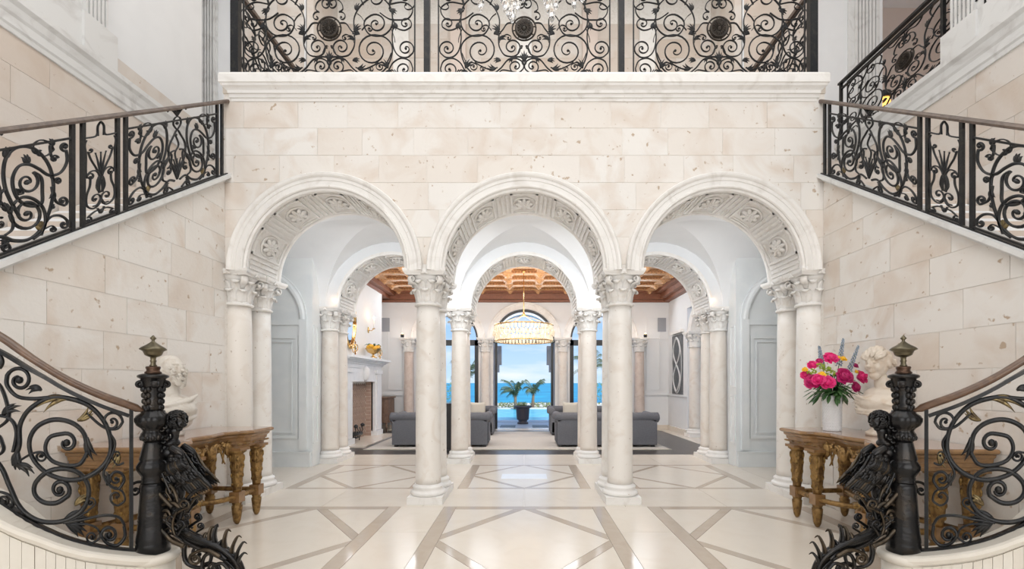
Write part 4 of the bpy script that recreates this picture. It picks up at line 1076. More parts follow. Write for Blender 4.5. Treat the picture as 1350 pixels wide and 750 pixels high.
# ---- balcony panel, half design traced in panel units (534 units = 1 m, x from the centre line, y up from 465)
def zp(x, y): return (x, y)
def fnA(x, y, off): return ((x-655)/534, off, (462-y)/534)
A_ = [
 S([(352,180),(290,195),(246,240),(240,300),(268,380),(320,435),(385,455),(445,440),(500,400),(548,345),(605,325),(655,330)], 10, a=(366,284,-1.75,8)),
 S([(300,-62),(255,-10),(238,60),(245,130),(290,178),(345,188),(395,172),(424,120),(416,80),(380,52)], 10, b=(345,108,1.35,7)),
 S([(300,-62),(370,-66),(430,-30),(470,20),(492,80),(488,160)], 9),
 S([(590,103),(545,105),(515,145),(492,175),(486,215),(494,265),(525,312),(570,324)], 9, b=(575,262,1.5,7)),
 S([(262,-20),(170,-35),(112,-5),(108,35),(140,75),(200,82),(260,75),(320,35)], 8, a=(150,-20,.9,5)),
 S([(232,75),(215,130),(160,150),(118,130)], 8, b=(152,106,-1.2,6)),
 S([(232,120),(240,200),(225,280),(190,322),(140,328),(104,300)], 9, b=(150,270,-1.4,8)),
 S([(300,452),(262,410),(232,362),(180,334),(125,352),(104,400)], 9, b=(162,407,1.5,8)),
 S([(545,345),(600,335),(645,360),(650,400),(620,430)], 9, b=(600,388,-1.3,7)),
 S([(496,455),(490,432),(512,412),(560,418),(605,430)], 6, a=(508,440,-.6,4)),
 S([(245,300),(280,372),(310,362),(342,375)], 6, b=(320,390,-1.2,5)),
 S([(330,360),(370,385),(430,408),(480,395)], 6),
 S([(400,392),(392,412),(372,418)], 4, b=(380,403,-1.0,3)),
 S([(225,410),(212,430),(225,452),(250,452),(262,436)], 6, b=(240,430,1.0,4)),
 S([(488,240),(505,200),(540,178),(565,188)], 5, b=(553,200,-.9,4)),
 S([(425,90),(445,60),(470,40)], 4),
 S([(440,150),(410,118),(385,122),(372,140)], 5, b=(388,142,1.0,4)),
 S([(655,330),(640,360),(655,385)], 6),
 S([(590,30),(565,10),(575,-30),(610,-55),(655,-40)], 7, a=(575,62,.8,5)),
 S([(655,-60),(620,-90),(560,-70),(520,-90),(500,-130)], 8, a=(640,-20,.9,6)),
 S([(430,-20),(450,-80),(400,-120),(330,-110)], 9, b=(350,-60,1.1,8)),
 S([(260,10),(240,-60),(180,-110),(120,-95)], 9, b=(150,-68,-1.0,6)),
 S([(250,130),(225,200),(222,228)], 5),
 S([(612,300),(632,255),(646,255)], 4, b=(638,262,1.0,3)),
 S([(606,460),(606,432)], 10),
 LF(488,160,100,70,7,.5,4), LF(455,175,40,60,7,-.6,4), LF(222,100,250,60,8,.5,4), LF(268,400,75,80,7,-.4,4), LF(500,350,150,55,7,.5,4),
 LF(470,400,195,70,7,-.5,4), LF(258,20,170,60,8,.5,4), LF(490,215,60,60,7,-.7,3), LF(285,430,150,55,6,.6,4), LF(470,20,65,60,8,.6,4), LF(585,330,200,50,7,.6,3),
]
A_C = [LF(655,350,90,75,9,0.0,5), LF(655,330,270,40,8,0,3), LF(655,-40,90,70,9,0,5), LF(655,-45,270,40,7,0,4)]
cacheA, cacheAC = {}, {}
med = MB().lathe([(.001,.022),(.02,.02),(.035,.012),(.05,.018),(.085,.014),(.10,.022),(.115,.018),(.116,0),(.001,0)], seg=36, mod=lambda a, z: 1, caps=False)
for k in range(16):
    a = 2*PI*k/16; med.ell((.062*math.cos(a), .062*math.sin(a), .018), (.022, .007, .008), 6, 4, Matrix.Rotation(a, 3, 'Z'))
    med.ell((.028*math.cos(a+.2), .028*math.sin(a+.2), .018), (.010, .004, .008), 6, 4, Matrix.Rotation(a+.2, 3, 'Z'))
m2 = MB(); m2.add(med.v, med.f, True)
m2.xf(Matrix.Rotation(PI, 4, 'X')); med.add(m2.v, m2.f, True)
med.tube([(.145*math.cos(2*PI*k/40), .145*math.sin(2*PI*k/40), 0) for k in range(41)], .0105, 6)
for k in range(8):
    a = 2*PI*k/8+.2; med.tube([(.11*math.cos(a), .11*math.sin(a), 0), (.146*math.cos(a), .146*math.sin(a), 0)], .008, 4)
med.xf(Matrix.Rotation(PI/2, 4, 'X')); MEDM = med.mesh('medallion', M_MED)
def panelA(parent, loc, rz=0, hh=1.13, hw=1.065):
    fr = MB(); t = .016
    fr.box(-hw, hw, -t/2, t/2, 0, t).box(-hw, hw, -t/2, t/2, hh-t, hh).box(-hw, -hw+t, -t/2, t/2, t, hh-t).box(hw-t, hw, -t/2, t/2, t, hh-t)
    fr.v = [tuple(p) for p in fr.v]
    p = link('scroll_panel', panelA.fr if hasattr(panelA, 'fr') else fr.mesh('scroll_panel', M_IRON), parent, loc, (0, 0, rz)); panelA.fr = p.data
    for nm, me in build(A_, fnA, .022, p, cache=cacheA):
        link(nm, me, p); link(nm, me, p, None, None, (-1, 1, 1))
    for nm, me in build(A_C, fnA, .022, p, cache=cacheAC): link(nm, me, p)
    link('medallion', MEDM, p, (0, 0, .605))
    return p
br_ = thing('balcony_railing', (0, 5.62, ZB), 'black wrought iron scrollwork railing across the top of the arcade wall', 'railing')
for x in (-2.407, 0, 2.407): panelA(br_, (x, 0, .012))
m = MB().box(-3.62, 3.62, 5.60, 5.64, ZB, ZB+.022); part('bottom_rail', m, M_IRON, br_)
part('handrail', MB().box(-3.66, 3.66, 5.585, 5.655, ZB+1.16, ZB+1.22), M_RAILD, br_)
part('top_rail', MB().box(-3.62, 3.62, 5.605, 5.635, ZB+1.13, ZB+1.16), M_IRON, br_)
for x in (-3.57, -1.2, 1.2, 3.57):
    w_ = .048 if abs(x) > 2 else .036
    part('post', MB().box(x-w_, x+w_, 5.60, 5.66, ZB, ZB+1.16).box(x-w_-.01, x+w_+.01, 5.592, 5.67, ZB, ZB+.03), M_IRON, br_)
# side railings of the balcony, running back along the stair wells
for s_ in (-1, 1):
    t = thing('balcony_side_railing', (s_*3.62, 6.85, ZB), f'black scrollwork railing running back from the {"left" if s_ < 0 else "right"} end of the balcony railing', 'railing')
    for y in (-.0,): panelA(t, (0, y+.02, .012), PI/2, 1.13)
    part('handrail', MB().box(s_*3.62-.03, s_*3.62+.03, 5.70, 8.0, ZB+1.16, ZB+1.21), M_RAILD, t)
    for y in (5.76, 7.97): part('post', MB().box(s_*3.62-.02, s_*3.62+.02, y-.02, y+.02, ZB, ZB+1.16), M_IRON, t)
# gallery railings on the right
t = thing('gallery_railing', (5.0, 6.31, ZB), 'black scrollwork railing with round medallion on the upper right gallery', 'railing')
p = panelA(t, (.03, -.29, .01), PI/2); p.scale = (1.0, 1, .82)
part('handrail', MB().box(4.97, 5.03, 5.40, 7.22, ZB+.955, ZB+.985), M_BLACK, t)
part('top_rail', MB().box(4.985, 5.015, 5.42, 7.2, ZB+.86, ZB+.885), M_IRON, t)
for y in (5.43, 7.18): part('post', MB().box(4.98, 5.02, y-.018, y+.018, ZB-.1, ZB+.96), M_IRON, t)
t = thing('gallery_railing', (5.0, 3.4, ZB), 'black railing just entering the frame at the top right corner', 'railing')
p = panelA(t, (0, .04, .01), PI/2); p.scale = (.80, 1, .82)
part('handrail', MB().box(4.97, 5.03, 2.4, 4.3, ZB+.955, ZB+.985), M_BLACK, t)
part('post', MB().box(4.98, 5.02, 4.25, 4.29, ZB-.1, ZB+.96), M_IRON, t)

# ---- stair panel, half design traced from the photograph on the plane X = -3.68, then made relative to the slope
ZK = lambda Y: zc(Y)
PCY = 3.063
def px2local(zx, zy):      # zoom px (3.41 per px, origin 0,120)
    x, y = zx/3.41, 120+zy/3.41; Y = 3.66*600/(691-x); z = 1.5+(504-y)*Y/600
    return Y-PCY, z-ZK(Y)
def mkB(rec):
    def cv(L):
        o = []
        for (x, y, w) in L:
            s0, t0 = px2local(x, y); o.append((s0, t0, w/3.41*3.3/600*1.06))
        return o
    if 'leaf' in rec: return dict(leaf=[cv(L) for L in rec['leaf']], g=rec['g'])
    ey = []
    for (x, y, r) in rec['eyes']:
        s0, t0 = px2local(x, y); ey.append((s0, t0, r/3.41*3.3/600))
    return dict(L=cv(rec['L']), eyes=ey, m=None, dep=None)
B_raw = [
 S([(-60,690),(0,655),(60,672),(125,668),(180,625),(215,560),(238,470),(238,400),(220,335),(185,285),(135,252),(75,255),(30,295),(15,360),(22,430),(45,490),(85,560)], 15),
 S([(298,268),(300,320),(270,368),(220,378),(175,350),(130,330),(85,338),(58,385),(60,440),(85,490),(130,516),(185,508),(190,450),(185,390),(150,365)], 14, a=(290,250,-1.0,8), b=(122,410,-1.2,12)),
 S([(45,560),(60,510),(100,478),(150,485),(190,520),(205,575),(190,630),(150,665)], 14, a=(120,550,1.6,12)),
 S([(232,430),(240,470),(255,500),(290,515)], 11, b=(282,495,1.0,7)),
 S([(225,375),(240,400),(262,415)], 9, b=(258,402,1.0,7)),
 S([(185,650),(200,600),(230,565),(270,560),(300,580),(305,605)], 12, b=(287,598,-.7,6)),
 S([(200,610),(215,560),(240,510)], 6, b=(235,520,1.1,5)),
 S([(200,620),(232,606),(250,620)], 7, b=(238,622,-1.0,5)),
 S([(-40,740),(0,700),(30,685),(45,705)], 10, b=(25,702,-1.0,7)),
 S([(20,440),(-5,470),(-30,500),(-20,560),(10,570)], 10, b=(0,595,1.0,9)),
 S([(-60,480),(-20,480),(20,520),(55,570),(55,620),(20,650)], 11),
 S([(240,262),(225,245),(232,295),(262,300)], 9, b=(245,305,.9,6)),
 S([(165,270),(175,290),(210,290),(240,265)], 7, b=(178,268,.8,5)),
 S([(95,450),(70,440),(80,465),(102,462)], 6, b=(88,453,1.0,4)),
 LF(35,300,120,60,11,-.6,4), LF(115,330,60,55,10,.6,4), LF(185,630,80,60,10,.5,5,True), LF(30,540,90,50,10,.5,4), LF(240,245,100,40,9,.4,3), LF(240,450,280,50,9,-.4,3), LF(40,680,150,50,9,.4,3),
]
Bd = [mkB(r) for r in B_raw]
hwB = .6225
Bc_ = [ # centre line ornaments in local metres (x along, y up)
 dict(leaf=[[(0,.14,.010),(k*.012,.22,.022),(k*.030,.30,.018),(k*.05,.36,.006)] for k in (-2,-1,0,1,2)], g=False),
 dict(leaf=[[(0,.80,.010),(k*.02,.84,.022),(k*.055,.88,.018),(k*.085,.865,.004)] for k in (-1.5,-.7,0,.7,1.5)], g=False),
 dict(L=[(0.0,.14,.016),(-.05,.25,.016),(-.11,.38,.015),(-.11,.50,.014),(-.05,.60,.014),(0,.66,.013),(.05,.60,.014),(.11,.50,.014),(.11,.38,.015),(.05,.25,.016),(0,.14,.016)], eyes=[], m=None, dep=None),
 dict(L=[(0.0,.30,.010),(-.03,.42,.010),(0.02,.50,.010),(-.02,.60,.010)], eyes=[(-.02,.61,.016)], m=None, dep=None),
 dict(L=[(0.0,.66,.013),(-.05,.72,.013),(-.04,.78,.012),(0.0,.80,.012),(.04,.78,.012),(.05,.72,.013),(0,.66,.013)], eyes=[(0,.73,.018)], m=None, dep=None),
]
def smooth_rec(r):
    if 'leaf' in r: return dict(leaf=[[(a, b, c_) for (a, b), c_ in zip(crom([(p[0], p[1]) for p in L], 3), [lerp(L[min(i//3, len(L)-2)][2], L[min(i//3+1, len(L)-1)][2], (i % 3)/3) for i in range(3*(len(L)-1)+1)])] for L in r['leaf']], g=r['g'])
    L = r['L']; c = crom([(p[0], p[1]) for p in L], 5)
    return dict(L=[(a, b, L[0][2]) for a, b in c], eyes=r['eyes'], m=None, dep=None)
Bc_ = [smooth_rec(r) for r in Bc_]
SLP = .703
def shear(mirror, sgn):
    # local (s, t) -> panel space: x = off the wall plane, y = along, z = up along the slope
    return lambda x, y, off: (off, (-x if mirror else x), y+SLP*(-x if mirror else x))
cB = ({}, {}, {})
def stair_panel(parent, yc, sgn):
    p = link('scroll_panel', stair_panel.me if hasattr(stair_panel, 'me') else None, parent) if False else None
    fr = MB(); t = .018
    def bar(s0, t0, s1, t1, w=.009):
        d = math.hypot(s1-s0, t1-t0); nx, ny = -(t1-t0)/d*w, (s1-s0)/d*w
        q = [(s0+nx, t0+ny), (s1+nx, t1+ny), (s1-nx, t1-ny), (s0-nx, t0-ny)]
        fr.prism(q, lambda u, v: (-.010, u, v+SLP*u), lambda u, v: (.010, u, v+SLP*u))
    bar(-hwB, .03, hwB, .03); bar(-hwB, .76, hwB, .76)
    if not hasattr(stair_panel, 'me'): stair_panel.me = fr.mesh('scroll_panel', M_IRON)
    d = wl(parent); loc = Vector((sgn*3.66, yc, zc(yc)))-d
    p = link('scroll_panel', stair_panel.me, parent, loc)
    for nm, me in build(Bd, shear(False, 1), .022, p, cache=cB[0]): link(nm, me, p)
    for nm, me in build(Bd, shear(True, 1), .022, p, cache=cB[1]): link(nm, me, p)
    for nm, me in build(Bc_, shear(False, 1), .022, p, cache=cB[2]): link(nm, me, p)
# narrow panel between the twin posts: traced in metres (x along from centre, t up)
def NS(pts, w, a=None, b=None, tip=False):     # y up -> flip sign for spiral helper
    return S([(x, -y) for x, y in pts], w, (a[0], -a[1], a[2], a[3]) if a else None, (b[0], -b[1], b[2], b[3]) if b else None, tip)
def flip(r):
    if 'leaf' in r: return dict(leaf=[[(x, -y, w) for x, y, w in L] for L in r['leaf']], g=r['g'])
    return dict(L=[(x, -y, w) for x, y, w in r['L']], eyes=[(x, -y, e) for x, y, e in r['eyes']], m=None, dep=None)
Nh = [flip(r) for r in (
 NS([(.0,.20),(.02,.15),(.07,.13),(.125,.17),(.13,.25),(.10,.33),(.095,.40)], .015, b=None),
 NS([(.0,.20),(.03,.155),(.07,.15)], .013, b=(.05,.205,-1.1,.010)),
 NS([(.0,.38),(.04,.44),(.09,.45),(.125,.42)], .014, b=(.095,.405,1.0,.008)),
 NS([(.0,.36),(.04,.46),(.09,.55),(.115,.62)], .012, b=(.095,.63,-.8,.007)),
 NS([(.13,.72),(.145,.68),(.135,.60),(.135,.45),(.12,.40)], .014),
 NS([(.0,.10),(.06,.10),(.12,.07)], .014, b=(.11,.045,1.0,.010)),
 NS([(.15,.74),(.05,.74),(.028,.78)], .016),
 NS([(.028,.74),(.028,.82),(.0,.86)], .018),
)]
Nc = [dict(leaf=[[(0,.42,.012),(k*.02,.36,.03),(k*.03,.30,.02),(k*.012,.25,.006)] for k in (-1.2,-.5,.5,1.2)], g=False), dict(leaf=[[(0,.38,.012),(k*.012,.45,.02),(k*.03,.53,.012),(k*.05,.60,.005)] for k in (-1,0,1)], g=False),
      dict(L=[(-.03,.12,.013),(0,.07,.013),(.03,.12,.013)], eyes=[(0,.085,.022)], m=None, dep=None)]
Nc = [smooth_rec(r) for r in Nc]
cN = ({}, {}, {})
def narrow_panel(parent, yc, sgn):
    fr = MB(); d = wl(parent)
    if not hasattr(narrow_panel, 'me'):
        for s0, s1, t0 in ((-.15, .15, .03),): fr.prism([(s0, t0-.009), (s1, t0-.009), (s1, t0+.009), (s0, t0+.009)], lambda u, v: (-.01, u, v+SLP*u), lambda u, v: (.01, u, v+SLP*u))
        narrow_panel.me = fr.mesh('scroll_panel', M_IRON)
    p = link('scroll_panel', narrow_panel.me, parent, Vector((sgn*3.66, yc, zc(yc)))-d)
    for nm, me in build(Nh, shear(False, 1), .020, p, cache=cN[0]): link(nm, me, p)
    for nm, me in build(Nh, shear(True, 1), .020, p, cache=cN[1]): link(nm, me, p)
    for nm, me in build(Nc, shear(False, 1), .022, p, cache=cN[2]): link(nm, me, p)
for sgn, lb in ((-1, 'black wrought iron stair railing with brown handrail climbing the left wall'), (1, 'black wrought iron stair railing with brown handrail climbing the right wall')):
    dy = 0 if sgn < 0 else .03
    t = thing('stair_railing', (sgn*3.66, 4.0, zc(4.0)), lb, 'railing')
    stair_panel(t, 4.80+dy, sgn); stair_panel(t, PCY+dy, sgn); narrow_panel(t, 3.935+dy, sgn)
    for y in (2.44, 2.36, 3.686, 3.774, 4.096, 4.18, 5.425, 5.51):
        y += dy; z = zc(y); part('post', MB().hexa([(sgn*3.66-.012,y-.016,z-.01),(sgn*3.66+.012,y-.016,z-.01),(sgn*3.66+.012,y+.016,z+.01),(sgn*3.66-.012,y+.016,z+.01)],
                                          [(sgn*3.66-.012,y-.016,z+.865),(sgn*3.66+.012,y-.016,z+.865),(sgn*3.66+.012,y+.016,z+.89),(sgn*3.66-.012,y+.016,z+.89)]), M_IRON, t)
    m = MB(); prf = [(-.034,-.018),(.034,-.018),(.038,.004),(.026,.022),(0,.027),(-.026,.022),(-.038,.004)]; vs = []
    for y in (1.0, 5.60):
        for (a, b) in prf: vs.append((sgn*3.66+a, y, zc(y)+.892+b))
    k = 7; fs = [(i, (i+1)%k, k+(i+1)%k, k+i) for i in range(k)]+[tuple(range(k))[::-1], tuple(range(k, 2*k))]
    part('handrail', m.add(vs, fs), M_RAILD, t)
    for (h, a, b) in ((.006, 1.0, 5.60),):
        part('bottom_rail', MB().hexa([(sgn*3.66-.014,a,zc(a)),(sgn*3.66+.014,a,zc(a)),(sgn*3.66+.014,b,zc(b)),(sgn*3.66-.014,b,zc(b))],
                                      [(sgn*3.66-.014,a,zc(a)+.014),(sgn*3.66+.014,a,zc(a)+.014),(sgn*3.66+.014,b,zc(b)+.014),(sgn*3.66-.014,b,zc(b)+.014)]), M_IRON, t)

# ---- curved lower railing, traced on the curved path of the string
PTH = [(-420,2.20),(-260,2.36),(-140,2.48),(-60,2.55),(0,2.61),(44,2.65),(88,2.73),(132,2.82),(176,2.93),(202,3.0),(240,3.12)]
RAILT = [(-420,180),(-260,290),(-140,362),(-60,408),(0,438),(44,470),(88,497),(132,517),(176,532),(190,538)]        # picture height of the handrail top
BOT = [(-420,430),(-260,520),(-140,585),(-60,628),(0,661),(44,691),(88,711),(132,722),(176,727),(205,727),(240,727)]
def smoothtab(tab, x):
    return (interp(tab, x-14)+interp(tab, x-5)+interp(tab, x+5)+interp(tab, x+14))/4
SHX = .06
def fnC(sgn):
    def f(x, y, off):
        Y = smoothtab(PTH, x); Y2 = smoothtab(PTH, x+3); X = (x-691)*Y/600; X2 = (x+3-691)*Y2/600
        d = math.hypot(X2-X, Y2-Y); nx, ny = (Y2-Y)/d, -(X2-X)/d
        X += nx*off; Yo = Y+ny*off; z = 1.5+(504-y)*Y/600
        return (X if sgn < 0 else -X+SHX, Yo, z)
    return f
def c2(z): return (z[0]/2.274, 420+z[1]/2.274)
def SC(pts, w, a=None, b=None, tip=False):
    g = lambda q: (q[0]/2.274, 420+q[1]/2.274, q[2], q[3]/2.274) if q else None
    return S([c2(p) for p in pts], w/2.274, g(a), g(b), tip)
def LC(x, y, ang, ln, w, curl=.5, n=5, gilt=False): return LF(x/2.274, 420+y/2.274, ang, ln*1.15/2.274, w/2.274*.9, curl*1.3, max(3, n-1), gilt, 11)
C_ = [
 SC([(40,425),(58,380),(60,320),(90,270),(150,238),(210,240),(268,262),(312,308),(332,365),(325,418),(285,462),(220,484),(150,468),(102,425),(88,370),(110,325),(160,303),(215,312),(252,345),(262,400)], 15),
 SC([(262,400),(240,435),(200,440),(155,425),(136,390),(150,355),(195,344)], 13, b=(200,372,-.85,11)),
 SC([(-60,380),(0,440),(28,500),(60,565),(110,603),(170,610),(225,592),(258,555),(265,505),(240,465),(195,450),(145,458),(108,490),(104,525),(130,550),(170,552),(205,530)], 15, b=(180,513,1.05,11)),
 SC([(150,236),(95,240),(50,232),(22,200),(22,170)], 12, b=(58,184,-1.15,11)),
 SC([(262,285),(310,325),(350,330),(368,310)], 9, b=(336,310,1.4,6)),
 SC([(330,345),(345,375),(330,420),(310,465),(330,500),(355,510),(372,488)], 9, b=(348,480,1.1,6)),
 SC([(345,505),(368,520),(374,545),(355,560)], 7, b=(350,535,-.8,5)),
 SC([(338,420),(352,438),(372,432)], 7, a=(352,410,-.6,5)),
 SC([(190,612),(250,602),(310,590),(355,595),(374,620)], 9),
 SC([(372,622),(374,655),(350,680),(320,672),(303,650)], 11, b=(328,648,-1.1,9)),
 SC([(210,618),(255,615),(290,628),(300,655),(278,672)], 7, b=(275,655,-1.1,6)),
 SC([(205,608),(250,585),(283,560)], 6, b=(272,550,1.2,5)),
 SC([(60,425),(95,405),(125,400),(138,415)], 7, b=(122,412,-1.1,5)),
 SC([(-30,520),(5,520),(35,535),(40,560)], 8, b=(14,550,-1.1,7)),
 SC([(-30,180),(0,200),(20,250),(25,300),(-10,330)], 9),
 SC([(-40,360),(-5,350),(10,380)], 8, b=(-10,390,-1.0,7)),
 SC([(-60,300),(-20,290),(30,300),(50,340),(40,400)], 10),
 LC(55,400,235,55,11,.5,5), LC(45,440,10,60,9,-.5,4), LC(205,240,172,95,9,.35,3,True), LC(232,305,15,60,8,.35,3,True), LC(262,355,265,70,10,.3,4), LC(352,395,285,55,8,-.5,4,True),
 LC(195,600,22,75,11,-.2,5), LC(195,608,-18,75,12,-.2,5), LC(225,560,60,50,9,-.4,4,True), LC(125,215,140,45,9,.6,4), LC(320,500,60,40,8,.5,3), LC(0,150,80,60,11,.5,5), LC(8,290,60,60,9,-.5,4),
]
# continuing repeat outside the frame keeps the railing whole
C_ += [SC([(-60,380),(-140,280),(-220,190),(-280,170)], 15, b=(-260,230,1.4,12)), SC([(-60,300),(-140,330),(-220,260),(-260,100)], 13, b=(-215,90,-1.2,12)), SC([(-30,180),(-90,150),(-150,60)], 13, b=(-110,80,1.2,10))]
for sgn, lb in ((-1, 'curved black wrought iron railing with gilded leaves in the lower left foreground'), (1, 'curved black wrought iron railing with gilded leaves in the lower right foreground')):
    f = fnC(sgn); t = thing('curved_railing', f(120, 722, 0), lb, 'railing')
    anchor = part('bottom_rail', iron([(x, smoothtab(BOT, x)-1.5, 4.2) for x in range(-150, 190, 8)], f, .034, 4), M_IRON, t)
    part('top_rail', iron([(x, smoothtab(RAILT, x)+(18 if x > 60 else 18+(60-x)*.10), 5.0) for x in range(-150, 178, 8)], f, .030, 4), M_IRON, t)
    hr = iron([(x, smoothtab(RAILT, x)+4, 10.5*(.55 if x > 180 else 1)) for x in list(range(-150, 176, 8))+[180, 186, 190]], f, .062, 10); part('handrail', hr, M_RAIL, t)
    part('post', iron([(173, 535, 5.2), (173, 630, 5.2), (173, 726, 5.2)], f, .028, 4), M_IRON, t)
    pn = part('scroll_panel', iron([(171.5, 552, 2), (171.5, 722, 2)], f, .02, 4), M_IRON, t)
    for nm, me in build(C_, f, .026, None):
        me.transform(Matrix.Translation(-wl(t))); o = link(nm, me, pn)
        if sgn > 0: me.flip_normals()
# marble-capped string wall below the curved railing
for sgn in (-1, 1):
    f = fnC(sgn); xs = list(range(-148, 204, 12)); nm = 'trim_1' if sgn < 0 else 'trim_2'
    def sec(x, offs):      # points of a section at px x
        y = smoothtab(BOT, x); base = Vector(f(x, y, 0)); o1 = Vector(f(x, y, 1)); n = (o1-base); n.z = 0
        return [tuple(base+n*a+Vector((0, 0, b))) for a, b in offs]
    prof = [(-.135,-.01),(-.14,-.03),(-.13,-.055),(-.115,-.062),(.115,-.062),(.13,-.055),(.14,-.03),(.135,-.01),(.12,0),(-.12,0)]
    m = MB(); k = len(prof); vs = []
    for x in xs: vs += sec(x, prof)
    fs = [(i*k+j, i*k+(j+1)%k, (i+1)*k+(j+1)%k, (i+1)*k+j) for i in range(len(xs)-1) for j in range(k)]+[tuple(range(k)), tuple((len(xs)-1)*k+j for j in reversed(range(k)))]
    m.add(vs, fs)
    c = f(202, 727, 0); c = (c[0], c[1], 0); zt = f(202, 727, 0)[2]
    m.lathe([(.120,zt-.062),(.135,zt-.055),(.148,zt-.03),(.142,zt-.01),(.125,zt)], c, 40)
    cap = struct(nm, m, M_CAP)
    m = MB(); vs = []
    for x in xs:
        q = sec(x, [(-.105,-.06),(.105,-.06)]); vs += [q[0], q[1], (q[1][0], q[1][1], 0), (q[0][0], q[0][1], 0)]
    m.add(vs, [(i*4+j, i*4+(j+1)%4, (i+1)*4+(j+1)%4, (i+1)*4+j) for i in range(len(xs)-1) for j in range(4)]+[(0,1,2,3), tuple((len(xs)-1)*4+j for j in (3,2,1,0))])
    m.lathe([(.118,0),(.118,zt-.058)], c, 32); part('string_wall', m, M_CAP, cap)
    for i, x in enumerate(range(-148, 192, 12)):
        q0, q1 = [sec(xx, [(-.105,-.07),(-.118,-.07)]) for xx in (x+.25, x+11.75)]
        b = [(p[0], p[1], .02) for p in (q0[1], q1[1], q1[0], q0[0])]; tt = [q0[1], q1[1], q1[0], q0[0]]
        part('wainscot_board', MB().hexa(b, tt), M_CAP, cap)
        q0, q1 = [sec(xx, [(.105,-.07),(.118,-.07)]) for xx in (x+.25, x+11.75)]
        b = [(p[0], p[1], .02) for p in (q0[0], q1[0], q1[1], q0[1])]; tt = [q0[0], q1[0], q1[1], q0[1]]
        part('wainscot_board', MB().hexa(b, tt), M_CAP, cap)
# ------------------------------------------------------------------ newel posts
NP = [(442,.8),(444,2.5),(446,4.6),(448,2.2),(450,2.2),(452,5),(455,10),(458,16),(460,18.5),(461,18.6),(463,14),(466,12.5),(468,11.5),(469.5,9),(471,4.2),(474,3.6),(476,4.6),(477.5,3.6),(480,3.8),(482,5.5),(483,5)]
NP2 = [(483,9.6),(485,10.4),(487,9.2),(489,9.2),(490.5,11.6),(492.5,11.6)]
NP3 = [(492.5,14),(494,19.5),(495.5,21.4),(497.5,21),(499,17.5),(502,16),(508,14.2),(512,13.2),(524,12.6),(533,13.0),(535,14.8),(537,14.8),(539,13),(541,13.4)]
NP4 = [(541,14.6),(544,15.5),(547,20.5),(551,23.2),(555,23),(560,20.5),(564,15),(567,12.8),(569,13.6),(571,15.4),(575,16.2),(579,15.4),(581,12.6)]
NP5 = [(581,12.4),(584,13.4),(590,15),(596,16.6),(602,18.2),(604,18.8),(606,17.8),(609,19.2),(613,21.6),(617,21.6),(622,19.2),(626,16.2),(628,15.4),(630,16),(632,15),(634,16),(636,15.6)]
NP6 = [(636,16.6),(642,17.2),(660,18.4),(676,19.8),(680,20.6),(682,19.8),(684,20.8),(686,20),(688,20.8),(690,20.4),(692,20.8),(698,21.4),(706,22.8),(711,23.2),(713,22.6),(715,23.4),(727,23.6)]
def nprof(t): return [(r/200/1.27, (727-y)/200) for y, r in t][::-1]
for sgn in (-1, 1):
    nx = -2.445 if sgn < 0 else 2.50; c = (nx, 3.0, .385); sd = 'left' if sgn < 0 else 'right'
    t = thing('newel_post', c, f'dark bronze newel post with lidded urn finial, foot of the {sd} curved stair', 'newel post')
    g16 = lambda a, z: 1+.045*abs(math.sin(8*a)) if (z > .73 or .52 < z < .62) else 1
    part('shaft', MB().lathe(nprof(NP6), c, 40), M_BRZ, t)
    part('baluster_bulb', MB().lathe(nprof(NP5), c, 48, lambda a, z: 1+(.05*abs(math.sin(8*a)) if .525 < z < .60 else 0)), M_BRZ, t)
    part('gadrooned_bulb', MB().lathe(nprof(NP4), c, 64, lambda a, z: 1+.07*abs(math.sin(7*a))), M_BRZ, t)
    k = part('carved_capital', MB().lathe(nprof(NP3), c, 40), M_BRZ, t)
    z1 = c[2]+1.10
    for q in range(4):
        a = PI/4+q*PI/2; m = MB(); ex, ey = math.cos(a), math.sin(a)
        pts = [(c[0]+ex*(.058+.0)+ex*0, c[1]+ey*.058, z1-.10)]
        sp = []
        for i in range(22):
            tt = i/21; b = PI*.75-2*PI*1.2*tt; r = .019*(1-tt)**.8+.004
            sp.append((c[0]+ex*(.066+r*math.cos(b)), c[1]+ey*(.066+r*math.cos(b)), z1+r*math.sin(b)))
        m.tube(sp, [.011*(1-.4*i/21) for i in range(22)], 6, 2.2, up=(-ey, ex, 0)); m.ell((c[0]+ex*.066, c[1]+ey*.066, z1), (.016, .016, .017), 10, 8); m.ell((c[0]+ex*.055, c[1]+ey*.055, z1+.01), (.018, .018, .022), 10, 8); part('volute', m, M_BRZ, k)
    for q in range(4):
        a = q*PI/2; ex, ey = math.cos(a), math.sin(a); m = MB()
        for (h, o, s_) in ((-.03,.056,.022),(-.07,.054,.018),(-.11,.052,.016),(-.15,.052,.012)):
            for s2 in (-1, 1): m.ell((c[0]+ex*o-ey*s2*s_*.8, c[1]+ey*o+ex*s2*s_*.8, z1+h), (.013, .013, .02), 8, 5)
            m.ell((c[0]+ex*(o+.004), c[1]+ey*(o+.004), z1+h-.01), (.009, .009, .016), 8, 5)
        part('carved_drop', m, M_BRZ, k)
    for i in range(14):
        a = 2*PI*i/14; m = MB().ell((c[0]+.062*math.cos(a), c[1]+.062*math.sin(a), c[2]+.772-.018), (.011, .011, .018), 8, 5)
        part('bead', m, M_BRZ, t)
    part('finial_base', MB().lathe(nprof(NP2), c, 32), M_FINR, t)
    part('finial', MB().lathe(nprof(NP), c, 36), M_FIN, t)

